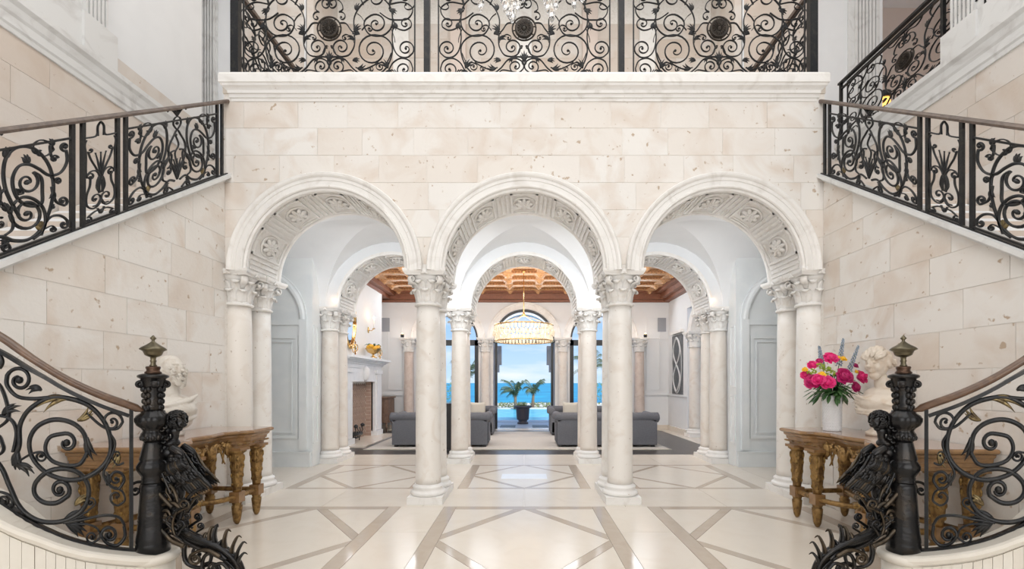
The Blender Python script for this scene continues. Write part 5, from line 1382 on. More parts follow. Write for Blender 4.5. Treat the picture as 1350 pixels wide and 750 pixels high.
# ------------------------------------------------------------------ voxel-merged carving helper
def blob(name, ells, mt, vox=.008, smooth=4, extra=None):
    """ells: (centre, radii, rotation matrix or None); all fused to one continuous surface"""
    mb = MB()
    for e_ in ells:
        c, r = e_[0], e_[1]; R = e_[2] if len(e_) > 2 else None
        mb.ell(c, r, 16, 10, R)
    if extra: mb.add(extra.v, extra.f, True)
    me = mb.mesh(name, mt); o = bpy.data.objects.new('tmp', me); COL.objects.link(o)
    q = o.modifiers.new('r', 'REMESH'); q.mode = 'VOXEL'; q.voxel_size = vox; q.use_smooth_shade = True
    q = o.modifiers.new('s', 'SMOOTH'); q.iterations = smooth; q.factor = .5
    dg = bpy.context.evaluated_depsgraph_get(); dg.update()
    me2 = bpy.data.meshes.new_from_object(o.evaluated_get(dg)); bpy.data.objects.remove(o); bpy.data.meshes.remove(me)
    me2.name = name
    r = MB(); r.v = [tuple(v.co) for v in me2.vertices]; r.f = [tuple(p.vertices) for p in me2.polygons]; r.sm = [True]*len(r.f)
    bpy.data.meshes.remove(me2); return r
def head_ells(s=1.0, beard=False):
    """head facing +x, origin at the head centre, height about .30*s"""
    E = [((-.015,0,.035),(.105,.083,.100)), ((.015,0,-.015),(.085,.072,.100)), ((.045,0,-.085),(.045,.045,.045)),
         ((.074,0,.048),(.022,.052,.014)), ((.100,0,.012),(.016,.013,.034), Matrix.Rotation(math.radians(22), 3, 'Y')), ((.116,0,-.012),(.014,.016,.012)),
         ((.088,0,-.045),(.014,.026,.008)), ((.086,0,-.058),(.014,.022,.009)), ((.072,0,-.092),(.022,.026,.020)),
         ((.052,.036,-.020),(.042,.034,.045)), ((.052,-.036,-.020),(.042,.034,.045)),
         ((.074,.030,.020),(.021,.022,.017)), ((.074,-.030,.020),(.021,.022,.017)),
         ((-.012,.082,.0),(.020,.010,.032)), ((-.012,-.082,.0),(.020,.010,.032)),
         ((-.02,0,-.13),(.052,.052,.09)), ((-.02,0,-.19),(.058,.060,.07))]
    return [((c[0]*s, c[1]*s, c[2]*s), tuple(q*s for q in r), *rest) for c, r, *rest in E]
def place(mb, M): return mb.xf(M)

# ------------------------------------------------------------------ winged figures with scrolling tails beside the newels
def tend(m, pts3, r, sides=6):
    n = len(pts3); m.tube(pts3, [r*(1-.75*(i/(n-1))**1.5) for i in range(n)], sides)
def cr3(pts, n=6):
    o = []; q = [pts[0]]+list(pts)+[pts[-1]]
    for i in range(1, len(q)-2):
        for k in range(n):
            t = k/n; o.append(tuple(.5*((2*q[i][j])+(-q[i-1][j]+q[i+1][j])*t+(2*q[i-1][j]-5*q[i][j]+4*q[i+1][j]-q[i+2][j])*t*t+(-q[i-1][j]+3*q[i][j]-3*q[i+1][j]+q[i+2][j])*t**3) for j in range(3)))
    o.append(tuple(pts[-1])); return o
def figure(sgn):
    # designed on the right-hand one; the left is its mirror image
    def Q(x, y, d=0.0):     # picture position -> point near Y = 3.05 (+ d towards the arcade)
        return P(x, y, 3.05)+Vector((0, d, 0))
    base = Vector((2.30, 3.05, 0))
    sd = 'left' if sgn < 0 else 'right'
    MX = -1 if sgn < 0 else 1; SX = .055 if sgn < 0 else 0
    t = thing('winged_figure', (MX*base.x+SX, base.y, 0), f'dark bronze winged figure with curling acanthus tail leaning on the {sd} newel post', 'sculpture')
    def pt(name, mb, mt=M_BRZ, par=None):
        if sgn < 0:
            mb.v = [(-p[0]+SX, p[1], p[2]) for p in mb.v]; mb.f = [tuple(reversed(f)) for f in mb.f]
        return part(name, mb, mt, par or t)
    # head looking down and away from the post
    hc = Q(1158, 556, 0); HM = Matrix.Translation(hc) @ Matrix.Rotation(math.radians(180), 4, 'Z') @ Matrix.Rotation(math.radians(18), 4, 'Y')
    h = blob('head', head_ells(.46)[:15], M_BRZ, .0045, 2); h.xf(HM)
    sh = Q(1166, 590)
    E = [(Q(1162,568), (.030,.028,.035)), (Q(1171,566,.0), (.026,.030,.035)), (Q(1174,578,.0), (.028,.032,.035)), (Q(1177,592,.0), (.028,.03,.04)), (Q(1176,612,.0), (.03,.035,.05)), (Q(1174,640,.0), (.035,.035,.06)), (Q(1162,574), (.024,.024,.040)), (Q(1165,584), (.040,.050,.030)), (Q(1168,596), (.046,.055,.045)), (Q(1166,612), (.042,.045,.055)), (Q(1163,630), (.048,.05,.055)), (Q(1160,650), (.05,.05,.06)), (Q(1160,672,.0), (.048,.045,.06)), (Q(1155,690), (.055,.04,.045)),
         (Q(1159,600,-.045), (.022,.022,.022)), (Q(1161,600,.045), (.022,.022,.022)), (Q(1176,590,-.03), (.035,.022,.022))]
    b = blob('body', E, M_BRZ, .007, 3); body = pt('body', b)
    pt('head', h, M_BRZ, body)
    rnd = random.Random(4); m = MB()
    for k in range(150):
        th = rnd.uniform(0, PI*.72); ph = rnd.uniform(0, 2*PI); d = Vector((math.sin(th)*math.cos(ph), math.sin(th)*math.sin(ph), math.cos(th)))
        if d.x < -.70 and d.z < .25: continue
        p = hc+Vector((.008+d.x*.054, d.y*.048, .012+d.z*.055)); a = rnd.uniform(0, 6); r = rnd.uniform(.011, .016)
        u = d.orthogonal().normalized(); v = d.cross(u)
        m.tube([tuple(p+u*(r*(1-i/14)*math.cos(a+i*.62))+v*(r*(1-i/14)*math.sin(a+i*.62))+d*(.004+.0008*i)) for i in range(12)], [.0066*(1-i/22) for i in range(12)], 5)
    for (x, y) in ((1166,562),(1170,566),(1175,570),(1171,575),(1176,580),(1168,581),(1174,587),(1179,592),(1172,593),(1164,577),(1178,560),(1172,557)):
        p = Q(x, y, -.045); m.tube([tuple(p+Vector((.014*(1-i/14)*math.cos(i*.6), -.002*i, .014*(1-i/14)*math.sin(i*.6)))) for i in range(12)], .007, 5)
    pt('curly_hair', m, M_BRZ, body)
    # wing: rows of feathers
    def wing(root, tip, dy, n, w0, nm):
        wp = None
        m0 = MB(); m0.tube(cr3([Q(*root, dy), Q(root[0]-14, root[1]+10, dy), Q(root[0]-20, root[1]+26, dy)], 5), [.026]*5+[.020]*6, 7); wp = pt(nm, m0)
        for row in range(3):
            for i in range(n+2):
                tt = i/(n+1); rx, ry = lerp(root[0]-1, root[0]-17, tt)+row, lerp(root[1]+16, root[1]+8, tt)+row*1.5
                ex, ey = lerp(tip[0]+26, tip[0], tt), lerp(tip[1]+10, tip[1], tt)
                q = 1-.30*row; ex, ey = lerp(rx, ex, q), lerp(ry, ey, q)
                p0, p3 = Q(rx, ry, dy-.014*row), Q(ex, ey, dy-.012*row); md = p0.lerp(p3, .5)+Vector((.010, -.014-.006*row, -.004))
                f = MB(); f.tube(cr3([p0, md, p3], 4), [.006,.010,.013,.015,.016,.016,.015,.011,.002], 6, .32, up=(0, 1, 0)); pt('feather', f, M_BRZG if (i+row) % 4 == 3 else M_BRZ, wp)
        m = MB(); rw = random.Random(6)
        for k in range(70):
            u, v = rw.uniform(0, 1), rw.uniform(0, .62); px, py = lerp(lerp(root[0]-1, root[0]-17, u), lerp(tip[0]+26, tip[0], u), v), lerp(lerp(root[1]+16, root[1]+8, u), lerp(tip[1]+10, tip[1], u), v)
            m.ell(Q(px, py, dy-.040), (.011, .006, .017), 6, 4, Matrix.Rotation(.9, 3, 'Y'))
        pt('wing_coverts', m, M_BRZ, wp)
        return wp
    wing((1160,588), (1106,642), -.045, 7, 0, 'wing'); wing((1162,590), (1112,640), .07, 6, 0, 'wing')
    # scroll tendrils: pts in picture, spiral eyes
    def scroll(pts, r, eye=None, d=0, dd=0, mt=M_BRZ, name='scroll', eye0=None):
        L = stroke(pts, 1, eye0, eye); n = len(L); m = MB()
        m.tube([tuple(Q(x, y, d+dd*i/n)) for i, (x, y, _) in enumerate(L)], [r*lerp(1, .5, i/n if eye else 0)*(1 if not eye0 else lerp(.5, 1, min(1, 2*i/n))) for i in range(n)], 7)
        if eye: m.ell(Q(eye[0], eye[1], d+dd), (r*.8, r*.8, r*.8), 8, 6)
        if eye0: m.ell(Q(eye0[0], eye0[1], d), (r*.8, r*.8, r*.8), 8, 6)
        return pt(name, m, mt)
    r1 = .011
    scroll([(1160,640),(1168,625),(1176,612),(1182,598),(1184,586)], r1, (1179,585,1.1,1.5), -.05)
    scroll([(1158,648),(1166,630),(1172,615)], r1*.9, (1168,610,1.2,1.5), -.06)
    scroll([(1150,660),(1158,640),(1170,630),(1172,620)], r1, (1166,621,1.1,1.5), -.05, mt=M_BRZG)
    scroll([(1155,665),(1165,655),(1178,640),(1186,633),(1194,636)], r1*1.3, (1188,641,-1.4,1.5), -.07, mt=M_BRZG)
    scroll([(1188,632),(1198,632),(1206,636),(1207,644)], r1, (1201,643,-1.0,1.5), -.08)
    scroll([(1145,668),(1155,660),(1168,662),(1175,670),(1174,680)], r1*1.2, (1166,676,-1.5,1.5), -.06, mt=M_BRZG)
    scroll([(1140,715),(1155,708),(1165,698),(1174,689),(1184,688)], r1*1.4, (1181,696,-1.3,1.5), -.07, mt=M_BRZG)
    scroll([(1150,700),(1160,690),(1172,676),(1180,668),(1187,667)], r1*.9, (1184,672,-1.1,1.2), -.06)
    scroll([(1148,690),(1140,672),(1132,658),(1124,650)], r1*.9, (1123,654,.9,1.2), -.05, mt=M_BRZG)
    scroll([(1150,695),(1146,675),(1138,655),(1128,645),(1118,641)], r1*1.1, None, -.05)
    scroll([(1150,700),(1153,690),(1152,680),(1148,670)], r1*.7, None, -.08, mt=M_BRZG)
    rnd = random.Random(11)
    for k in range(30):           # dense curled foliage around the trunk of the tail
        y = rnd.uniform(602, 700); xc_ = interp([(600,1163),(640,1158),(670,1152),(700,1146)], y); x = xc_+rnd.uniform(-16, 16); s_ = 1 if x > xc_ else -1
        d = rnd.choice((-1, 1))*rnd.uniform(.03, .07); q = rnd.uniform(4, 7)
        scroll([(xc_, y+14), ((x+xc_)/2+s_*2, y+8), (x+s_*q*.9, y+3), (x+s_*q, y)], r1*rnd.uniform(.6, 1.0), (x, y, s_*rnd.uniform(.9, 1.3), 1.2), d, 0, M_BRZ if rnd.random() < .72 else M_BRZG, 'acanthus_curl')
    # great arching tail down to the floor
    for (off, r, dpt) in ((0, .034, 0), (-5, .018, -.035), (5, .020, .03), (9, .014, -.02)):
        L = crom([(1172+off*.2,672+off),(1160,690+off),(1142,706+off),(1118,716+off),(1095,727+off),(1078,745+off),(1072,770+off*.4),(1080,790)], 7); n = len(L)
        m = MB(); m.tube([tuple(Q(x, y, dpt*math.sin(PI*i/n)*1.0)) for i, (x, y) in enumerate(L)], [r*(.55+.45*math.sin(PI*min(1, (i+6)/n))) for i in range(n)], 8); pt('tail', m)
    scroll([(1130,712),(1146,714),(1150,728),(1146,742),(1132,748),(1118,744)], r1*1.6, (1130,731,-.9,3), .0)
    scroll([(1096,730),(1110,722),(1122,722),(1134,728)], r1*1.3, (1128,733,-1.3,1.6), -.05, mt=M_BRZG)
    scroll([(1090,735),(1102,726),(1118,730),(1122,745),(1114,758)], r1*1.3, (1108,748,-1.2,2), -.03)
    scroll([(1082,748),(1092,738),(1104,742),(1106,754)], r1*1.1, (1097,754,-1.4,1.6), -.06)
    scroll([(1090,775),(1104,780),(1122,776),(1134,762),(1130,748)], r1*1.5, (1120,757,1.3,2), .03)
    scroll([(1082,788),(1100,790),(1120,786),(1146,778),(1150,764)], r1*1.4, (1140,766,1.0,2), .0)
    for (x, y, x2, y2, g_) in ((1080,738,1071,714,0),(1086,732,1078,706,1),(1094,726,1092,698,1),(1106,720,1106,692,0),(1113,717,1112,694,1),(1120,714,1120,702,1),(1100,724,1099,712,0),(1077,742,1070,728,0)):
        m = MB(); dx = -4 if x2 < x else -1
        m.tube(cr3([Q(x, y, -.01), Q((x+x2)/2+1.5, (y+y2)/2, -.02), Q(x2, y2, -.01), Q(x2+dx, y2+3, 0)], 4), [.018,.021,.023,.022,.021,.020,.019,.017,.015,.011,.008,.005,.002], 6, .5); pt('leaf_spike', m, M_BRZG if g_ else M_BRZ)
    return t
figure(1); figure(-1)

# ------------------------------------------------------------------ console tables
def table(sgn, dy):
    sd = 'left' if sgn < 0 else 'right'; MX = 1 if sgn < 0 else -1
    def V(p): return (p[0]*MX, p[1]+dy, p[2])
    t = thing('console_table', (-3.3*MX, 4.48+dy, 0), f'long carved and gilded console table with rosy marble top along the {sd} hall wall', 'table')
    def pt(name, mb, mt, par=None):
        mb.v = [V(p) for p in mb.v]
        if MX < 0: mb.f = [tuple(reversed(f)) for f in mb.f]
        return part(name, mb, mt, par or t)
    W = -3.665
    def outline(o):   # o = offset inwards
        f = -2.93-o; r = -3.03-o; c_ = -3.10-o
        return [(W, 3.60+o), (f-.03, 3.60+o), (f, 3.63+o), (f, 4.02-o*.5), (f-.04, 4.08-o*.3), (r, 4.10-o*.2), (c_, 4.25), (c_+.03, 4.48), (c_, 4.71), (r, 4.86+o*.2), (f-.04, 4.88+o*.3), (f, 4.94+o*.5), (f, 5.33-o), (f-.03, 5.36-o), (W, 5.36-o)]
    def ring(L, nm, mt):
        m = MB(); vs = []; n = len(outline(0))
        for o, z in L: vs += [(x, y, z) for x, y in outline(o)]
        fs = [(i*n+k, i*n+(k+1)%n, (i+1)*n+(k+1)%n, (i+1)*n+k) for i in range(len(L)-1) for k in range(n)]+[tuple(range(n-1, -1, -1)), tuple((len(L)-1)*n+k for k in range(n))]
        return pt(nm, m.add(vs, fs), mt)
    ring([(.045,.934),(.02,.94),(.004,.95),(0,.962),(.004,.974),(.012,.98)], 'table_edge', M_TWOOD)
    ring([(.02,.978),(.02,.983)], 'marble_top', M_TTOP)
    ring([(.085,.80),(.075,.805),(.075,.83),(.065,.835),(.065,.865),(.055,.87),(.05,.90),(.035,.915),(.03,.935)], 'apron', M_TWOOD)
    # carved gilt frieze drops
    rnd = random.Random(2)
    for (yc, x, w_) in ((4.48, -3.10, .20), (4.20, -3.13, .08), (4.76, -3.13, .08)):
        m = MB()
        for k in range(44 if w_ > .1 else 18):
            u = rnd.uniform(-1, 1); v = rnd.uniform(0, 1)*(1-u*u)
            m.ell((x+.02+rnd.uniform(-.01, .01), yc+u*w_, .84-v*.14+rnd.uniform(0, .05)), (.014, .024, .013), 8, 5, Matrix.Rotation(rnd.uniform(-1, 1), 3, 'X'))
        for s_ in (-1, 1):
            m.tube([(x+.025, yc+s_*w_*(.15+.85*i/9), .76+.10*math.sin(i*.5)) for i in range(10)], [.018*(1-i/14) for i in range(10)], 6)
        m.ell((x+.035, yc, .80), (.03, .05, .07), 10, 8, None, lambda a, th: 1+.12*math.cos(6*a))
        pt('carved_swag', m, M_GILT)
    m = MB()
    for i in range(14):
        y = 3.68+i*.125
        if 4.2 < y < 4.8: continue
        m.ell((-3.0, y, .845), (.012, .05, .012), 8, 5)
    pt('carved_frieze', m, M_GILT)['kind'] = 'stuff'
    flut = lambda a, z: 1+.07*math.cos(10*a)
    legp = [(.075,.79),(.082,.785),(.084,.765),(.066,.755),(.055,.745),(.060,.72),(.066,.69),(.060,.66),(.058,.60),(.052,.52),(.047,.44),(.040,.37),(.038,.345)][::-1]
    footp = [(.008,.0),(.020,.008),(.034,.04),(.042,.10),(.048,.16),(.050,.195),(.040,.205),(.046,.222),(.046,.232)]
    LG = [(-3.04,5.17),(-3.04,4.82),(-3.59,5.20),(-3.04,3.80),(-3.04,4.14),(-3.59,3.76),(-3.32,3.76)]
    for (x, y) in LG:
        lg = pt('leg', MB().lathe(legp, (x, y, 0), 30, flut), M_GILT)
        m = MB()
        for q in range(5):
            a = 2*PI*q/5+.3
            for (z, r, s_) in ((.70,.064,.03),(.62,.058,.026),(.52,.052,.022),(.42,.046,.018)): m.ell((x+r*math.cos(a), y+r*math.sin(a), z), (.012, .012, s_*1.2), 8, 5)
        pt('carved_husk', m, M_GILTL, lg)['kind'] = 'stuff'
        pt('foot', MB().lathe(footp, (x, y, 0), 24, lambda a, z: 1+.05*math.cos(8*a)), M_GILT, lg)
        pt('leg_block', MB().box(x-.052, x+.052, y-.052, y+.052, .235, .345), M_TWOOD, lg)
        pt('leg_cap', MB().box(x-.085, x+.085, y-.085, y+.085, .782, .81), M_TWOOD, lg)
    def bar(a, b, bow=(0, 0)):
        m = MB(); mid = ((a[0]+b[0])/2+bow[0], (a[1]+b[1])/2+bow[1], .29); m.tube(cr3([(a[0], a[1], .29), mid, (b[0], b[1], .29)], 6), .034, 8, .8); return pt('stretcher', m, M_GILT)
    bar((-3.04,5.17), (-3.59,5.20)); bar((-3.04,3.80), (-3.59,3.76)); bar((-3.04,5.17), (-3.04,4.82)); bar((-3.04,3.80), (-3.04,4.14))
    bar((-3.04,4.82), (-3.30,4.48), (.06, -.02)); bar((-3.04,4.14), (-3.30,4.48), (.06, .02)); bar((-3.59,5.20), (-3.30,4.48), (-.02, -.05)); bar((-3.59,3.76), (-3.30,4.48), (-.02, .05))
    m = MB().lathe([(.05,.25),(.11,.27),(.12,.31),(.10,.33),(.05,.34),(.03,.40),(.05,.44),(.01,.48)], (-3.30, 4.48, 0), 24, lambda a, z: 1+.08*math.cos(8*a)); pt('stretcher_finial', m, M_GILTL)
    return t
table(-1, 0); table(1, -.10)

# ------------------------------------------------------------------ busts
ZT = .984
def bust(sgn):
    if sgn < 0:
        t = thing('bust', (-3.40, 4.40, ZT), 'white marble bust of a bald bearded man in profile on the left console table', 'statue')
        c = P(226, 489, 4.40)
        M = Matrix.Translation(c) @ Matrix.Rotation(math.radians(-12), 4, 'Z') @ Matrix.Rotation(math.radians(-6), 4, 'Y') @ Matrix.Scale(1.0, 4)
        E = head_ells(1.17); h = blob('head', E[:15], M_BUSTW, .006, 2); h.xf(M)
        s = 1.22
        E2 = [((-.02,0,-.20),(.075,.075,.12)), ((-.03,0,-.32),(.13,.20,.10)), ((-.03,0,-.40),(.14,.24,.10)), ((.03,0,-.38),(.12,.17,.10)), ((-.03,0,-.50),(.12,.18,.08)), ((.06,.05,-.33),(.05,.12,.04), Matrix.Rotation(.6, 3, 'X'))]
        ex_ = MB()
        for i in range(4): ex_.tube([(.060+.055*math.sin(PI*j/10)-.01*i, -.20+.040*j, -.34-.045*i+.10*(j/10)*(1-.25*i)-.02*math.sin(PI*j/10)) for j in range(11)], [.012+.020*math.sin(PI*j/10) for j in range(11)], 8)
        b = blob('shoulders', E2, M_BUSTW, .009, 3, ex_); b.xf(M)
        bd = part('shoulders', b, M_BUSTW, t); hd = part('head', h, M_BUSTW, bd)
        m = MB(); rnd = random.Random(5)
        for k in range(90):
            u = rnd.uniform(-1, 1); v = rnd.uniform(0, 1); a = u*1.25
            p = Vector((.045+.075*math.cos(a)*(1-.25*v), .088*math.sin(a)*(1-.3*v), -.050-.13*v+.055*abs(u)*1.3))*1.0; r = rnd.uniform(.010, .017)
            m.tube([tuple(M @ (p+Vector((.003*i*.6, r*(1-i/14)*math.cos(i*.65), r*(1-i/14)*math.sin(i*.65))))) for i in range(11)], .0085, 5)
        part('curly_beard', m, M_BUSTW, hd)
        x, y = c.x-.02, c.y; zb = c.z-.56
    else:
        t = thing('bust', (3.42, 4.40, ZT), 'cream marble bust of a wavy-haired youth facing the flowers on the right console table', 'statue')
        c = P(1158, 480, 4.40)
        M = Matrix.Translation(c) @ Matrix.Rotation(math.radians(196), 4, 'Z') @ Matrix.Rotation(math.radians(4), 4, 'Y')
        h = blob('head', head_ells(1.14)[:15], M_BUST, .006, 2); h.xf(M)
        E2 = [((-.03,0,-.19),(.065,.062,.12)), ((-.04,0,-.29),(.12,.17,.07)), ((-.03,0,-.36),(.15,.23,.09)), ((.04,0,-.38),(.12,.16,.10)), ((-.02,0,-.44),(.15,.20,.08)), ((.09,.07,-.37),(.05,.06,.06)), ((.09,-.07,-.37),(.05,.06,.06)), ((-.02,0,-.50),(.12,.13,.05))]
        ex_ = MB()
        for i in range(5): ex_.tube([(.085+.045*math.sin(PI*j/10)-.010*i*(j/10), -.20+.04*j, -.29-.035*i-.10*(j/10)) for j in range(11)], [.008+.014*math.sin(PI*j/10) for j in range(11)], 8)
        for i in range(2): ex_.tube([(.145*math.cos(-1.4+.28*a)-.0, .21*math.sin(-1.4+.28*a), -.445-.028*i) for a in range(11)], .014, 8)
        b = blob('shoulders', E2, M_BUST, .009, 3, ex_); b.xf(M); bd = part('shoulders', b, M_BUST, t); hd = part('head', h, M_BUST, bd)
        m = MB(); rnd = random.Random(8)
        for k in range(46):      # wavy locks swept back
            a0 = rnd.uniform(-1.35, 1.35); st = rnd.uniform(-.1, .75); pts = []
            for i in range(9):
                q = st+i*.16; el = min(q, 2.6); th = el
                p = Vector((.118*math.cos(th)-.012, .098*math.sin(a0)*math.sin(min(PI, th+.55)) , .045+.125*math.sin(th)*math.cos(a0*.9)))
                if th > 1.2: p.z -= .05*(th-1.2)*abs(math.sin(a0))
                p += p.normalized()*.006*math.sin(i*1.9+k); pts.append(tuple(M @ p))
            m.tube(pts, [.006,.011,.014,.015,.015,.014,.012,.009,.004], 6)
        m.ell(tuple(M @ Vector((-.14, 0, .0))), (.045, .045, .055), 12, 8)
        for k in range(10): m.tube([tuple(M @ (Vector((-.14, 0, .0))+Vector((.05*math.cos(k+i*.4), .05*math.sin(k+i*.4), .03*math.sin(i*.7+k))))) for i in range(8)], .012, 5)
        part('wavy_hair', m, M_BUST, hd)
        x, y = c.x+.02, c.y; zb = c.z-.53
    H = zb-ZT+.04
    part('socle', MB().lathe([(.115,0),(.12,.015),(.12,.035),(.10,.045),(.085,.06),(.062,.06+(H-.06)*.35),(.058,.06+(H-.06)*.6),(.08,H-.03),(.095,H),(.07,H+.03)] if H > .1 else [(.11,0),(.11,H+.02)], (x, y, ZT), 28), M_BUST if sgn > 0 else M_BUSTW, t)
bust(-1); bust(1)

# ------------------------------------------------------------------ vase and flowers
vc = P(1097, 568, 4.86); vc.z = ZT
def vmod(a, z):
    return 1+.018*(1 if (int(round(a/(2*PI)*48))+int(z/.0165)) % 2 else -1)
t = thing('vase', tuple(vc), 'tall white ceramic vase with a raised scale pattern on the right console table', 'vase')
part('body', MB().lathe([(.078,0),(.083,.004)]+[(.084+.004*math.sin(z*6), z) for z in [.012+.0082*k for k in range(44)]]+[(.083,.378),(.076,.378),(.074,.33)], tuple(vc), 96, vmod, smooth=False, caps=False), M_VASE, t)
part('base', MB().lathe([(.001,.002),(.078,.002)], tuple(vc), 32, caps=False), M_VASE, t)
def fl_pos(x, y, d=0): return P(x, y, 4.86+d)
def rose(x, y, r, mt, label, d=-.1, cat='flower', grp=None, tilt=None, n=22, name='rose'):
    c = fl_pos(x, y, d); q = Vector((c.x-vc.x, -.55, c.z-vc.z-.30)); q.normalize()
    R = q.to_track_quat('Z', 'Y').to_matrix(); m = MB(); rnd = random.Random(int(x*7+y))
    for k in range(n):
        u = (k+.5)/n; a = k*2.4; op = .25+1.05*u; rr = r*(.35+.65*u)
        # cupped petal
        vs = []; N, Mm = 4, 4
        for i in range(N+1):
            for j in range(Mm+1):
                s_ = i/N; w_ = -1+2*j/Mm; ang = a+w_*.62*(.6+.4*math.sin(PI*s_*.8)); el = op*s_**.8*1.25
                rad = rr*math.sin(min(1.7, el+.25))*(.25+.75*s_); z = r*(.85-.35*u)*s_*math.cos(el*.75)+.10*r*rnd.uniform(-1, 1)*(s_ > .9)
                vs.append(tuple(c+R @ Vector((rad*math.cos(ang), rad*math.sin(ang), z-.2*r))))
        m.add(vs, [(i*(Mm+1)+j, i*(Mm+1)+j+1, (i+1)*(Mm+1)+j+1, (i+1)*(Mm+1)+j) for i in range(N) for j in range(Mm)], True)
    m.ell(tuple(c), (r*.55, r*.55, r*.5), 10, 6)
    o = single(name, m, mt, label, cat, grp); return o
RS = [(1095,472,9.5,M_PINK,'hot pink rose at the top centre of the bouquet',-.08),
 (1071,481,6.5,M_PINK,'small pink rose at the upper left of the bouquet',-.08),(1080,476,4.5,M_MAG,'small dark magenta bud above the upper left pink rose',-.06),
 (1062,494,6.5,M_PINK,'pink rose at the far left edge of the bouquet',-.05),(1071,503,10,M_MAG,'dark magenta peony at the lower left of the bouquet',-.12),
 (1079,500,8,M_PINK,'pink rose left of the two in the front centre of the bouquet',-.20),(1091,504,9,M_PINK,'pink rose right of the two in the front centre of the bouquet',-.20),
 (1113,496,11.5,M_MAG,'large dark magenta peony right of the bouquet centre',-.17),(1136,497,9.5,M_PINK,'pink rose at the far right edge of the bouquet',-.06),
 (1128,510,7.5,M_MAG,'dark magenta peony at the lower right of the bouquet',-.10),(1128,482,4,M_MAG,'small magenta bud at the upper right beside the blue spike',-.04)]
for (x, y, r, mt, lb, d) in RS: rose(x, y, r*4.86/600*1.12, mt, lb, d)
for (x, y, r, lb) in ((1083,494,5.5,'yellow bloom in the front left of the bouquet'),(1112,473,5,'yellow bloom at the top right of the bouquet'),(1061,487,4,'yellow bloom at the left edge of the bouquet'),(1129,490,3.5,'tiny yellow bloom near the right edge of the bouquet'),(1105,471,3.5,'yellow bloom tucked beside the topmost pink rose')):
    rose(x, y, r*4.86/600, M_YEL, lb, -.19 if y > 490 else -.08, name='yellow_flower', n=14)
rnd = random.Random(3)
for (x, y, r, lb) in ((1070,490,6,'lime green flower cluster at the left of the bouquet'),(1082,482,6,'lime green flower cluster left of the top pink rose'),(1095,492,6.5,'lime green flower cluster in the bouquet centre'),(1090,486,5,'lime green flower cluster under the top pink rose')):
    c = fl_pos(x, y, -.12); m = MB()
    for k in range(34):
        v = Vector((rnd.gauss(0, 1), rnd.gauss(0, 1)-.5, rnd.gauss(0, .7))).normalized()*(r*4.86/600*.85); m.ell((c.x+v.x, c.y+v.y, c.z+v.z*.7), (.008, .008, .007), 6, 4)
    single('green_blossom', m, M_LIME, lb, 'flower')
for (x0, y0, x1, y1, lb) in ((1084,484,1080,456,'pale blue delphinium spike at the upper left of the bouquet'),(1106,482,1112,446,'tallest pale blue delphinium spike above the bouquet centre'),(1118,492,1132,455,'pale blue delphinium spike leaning to the upper right')):
    a, b = fl_pos(x0, y0, -.04), fl_pos(x1, y1, 0); m = MB(); st = thing('delphinium', tuple(a), lb, 'flower')
    part('stem', MB().tube([tuple(vc+Vector((0, 0, .33))), tuple(a), tuple(b)], [.004, .004, .002], 5), M_LEAF, st)
    for k in range(60):
        q = k/60; p = a.lerp(b, q); w_ = .024*(1-.65*q); an_ = k*2.4
        m.ell((p.x+w_*math.cos(an_), p.y+w_*math.sin(an_), p.z), (.012*(1-.5*q), .012*(1-.5*q), .008), 6, 4)
    part('florets', m, M_BLUE, st)
t = thing('bouquet_greenery', tuple(vc+Vector((0, 0, .36))), 'dark green leaves filling the bouquet in the white vase', 'leaves')
for k in range(130):
    a = rnd.uniform(0, 2*PI); el = rnd.uniform(-.35, 1.35); L = rnd.uniform(.15, .29); d = Vector((math.cos(a)*math.cos(el), math.sin(a)*math.cos(el)*.75, math.sin(el)))
    p0 = vc+Vector((0, 0, .36)); p1 = p0+d*L*.75+Vector((0, 0, .05)); p2 = p0+d*L*1.12+Vector((0, 0, -.02)); m = MB()
    m.tube([tuple(p0.lerp(p1, .2)), tuple(p1), tuple(p1.lerp(p2, .3)), tuple(p1.lerp(p2, .65)), tuple(p2)], [.003, .010, .022, .018, .002], 6, .22)
    part('leaf', m, M_LEAF, t)
for (x, y) in ((1100,522),(1105,527),(1094,518),(1087,520),(1072,518),(1122,520),(1112,516),(1118,512),(1080,515)):
    p1 = fl_pos(x, y, -.14); p0 = vc+Vector((0, -.04, .38)); m = MB(); md = p0.lerp(p1, .5)+Vector((0, -.03, .03))
    m.tube([tuple(p0), tuple(md), tuple(md.lerp(p1, .4)), tuple(md.lerp(p1, .75)), tuple(p1)], [.004, .02, .028, .022, .002], 6, .22); part('leaf', m, M_LEAF, t)

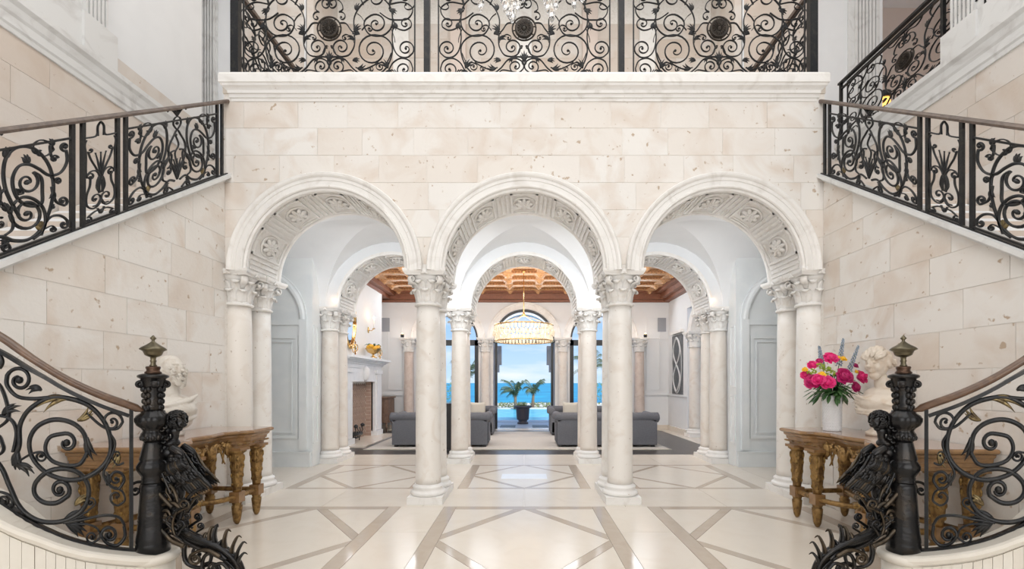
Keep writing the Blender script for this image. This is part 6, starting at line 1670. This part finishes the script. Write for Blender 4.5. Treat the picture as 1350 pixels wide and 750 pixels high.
# ------------------------------------------------------------------ hall chandelier, only its lowest crystals are in view
cy = 3.5
t = thing('crystal_chandelier', (-.02, cy, 4.5), 'clear crystal chandelier drops hanging into the top centre of the frame', 'chandelier')
m = MB(); cz = 4.72
m.tube([(-.02, cy, cz), (-.02, cy, 9.3)], .012, 8)
m.lathe([(.01,-.05),(.05,.02),(.09,.10),(.05,.2),(.03,.5),(.07,.6),(.02,.8)], (-.02, cy, cz), 20)
for k in range(8):
    a = 2*PI*k/8+.2; m.tube(cr3([(-.02+.05*math.cos(a), cy+.05*math.sin(a), cz+.1), (-.02+.25*math.cos(a), cy+.25*math.sin(a), cz+.02), (-.02+.45*math.cos(a), cy+.45*math.sin(a), cz+.16), (-.02+.52*math.cos(a), cy+.52*math.sin(a), cz+.3)], 5), .011, 6)
part('frame', m, M_CRY, t)
drop = MB().lathe([(.001,-.050),(.011,-.035),(.019,-.010),(.019,.005),(.010,.03),(.004,.045),(.001,.05)], seg=6, smooth=False)
drop.lathe([(.001,.052),(.006,.058),(.001,.064)], seg=6, smooth=False); DROP = drop.mesh('crystal_drop', M_CRY)
bead = MB().ell((0, 0, 0), (.008, .008, .008), 8, 5).mesh('crystal_bead', M_CRY)
rnd = random.Random(21)
DR = [(634,4,1.0),(633,-6,.8),(666,6,1.0),(671,14,1.1),(678,2,1.0),(675,18,1.2),(662,-4,.9),(683,8,.7),(722,6,1.0),(727,16,1.2),(719,-6,1.0),(733,4,.8),(757,2,.9),(760,-8,.9),(768,-4,.8),(625,-8,.8),(690,-6,.8),(704,-8,.8),(651,-8,.8),(742,-8,.9)]
for (x, y, s_) in DR:
    c = P(x, y, cy+rnd.uniform(-.12, .12)); d = c-Vector((-.02, cy, 4.5)); link('crystal_drop', DROP, t, d, (rnd.uniform(-.1, .1), 0, rnd.uniform(0, 3)), (s_*1.35, s_*1.35, s_*1.35))
    for q in range(3): link('crystal_bead', bead, t, d+Vector((0, 0, .07*s_+.018*q)))
    part('wire', MB().tube([tuple(c+Vector((0, 0, .05*s_))), tuple(c+Vector((0, 0, .12*s_+.05))), (lerp(c.x, -.02, .35), lerp(c.y, cy, .35), cz+.12)], .0012, 4), M_CHROME, t)
# gallery lantern seen through the upper right railing
t = thing('lantern', (6.95, 8.9, 5.25), 'glowing amber lamp with black shade behind the upper right gallery railing', 'lamp')
lc = P(1164, 130, 8.85)
part('shade', MB().lathe([(.14,.0),(.13,.12),(.12,.13)], (lc.x, lc.y, lc.z-.02), 24), M_BLACK, t)
part('glow', MB().lathe([(.04,-.26),(.10,-.22),(.12,-.10),(.11,-.02)], (lc.x, lc.y, lc.z), 24), M_GLOWY, t)
part('stand', MB().lathe([(.12,0),(.12,.03),(.03,.06),(.025,lc.z-.26-5.24)], (lc.x, lc.y, 5.24), 16), M_CHROME, t)
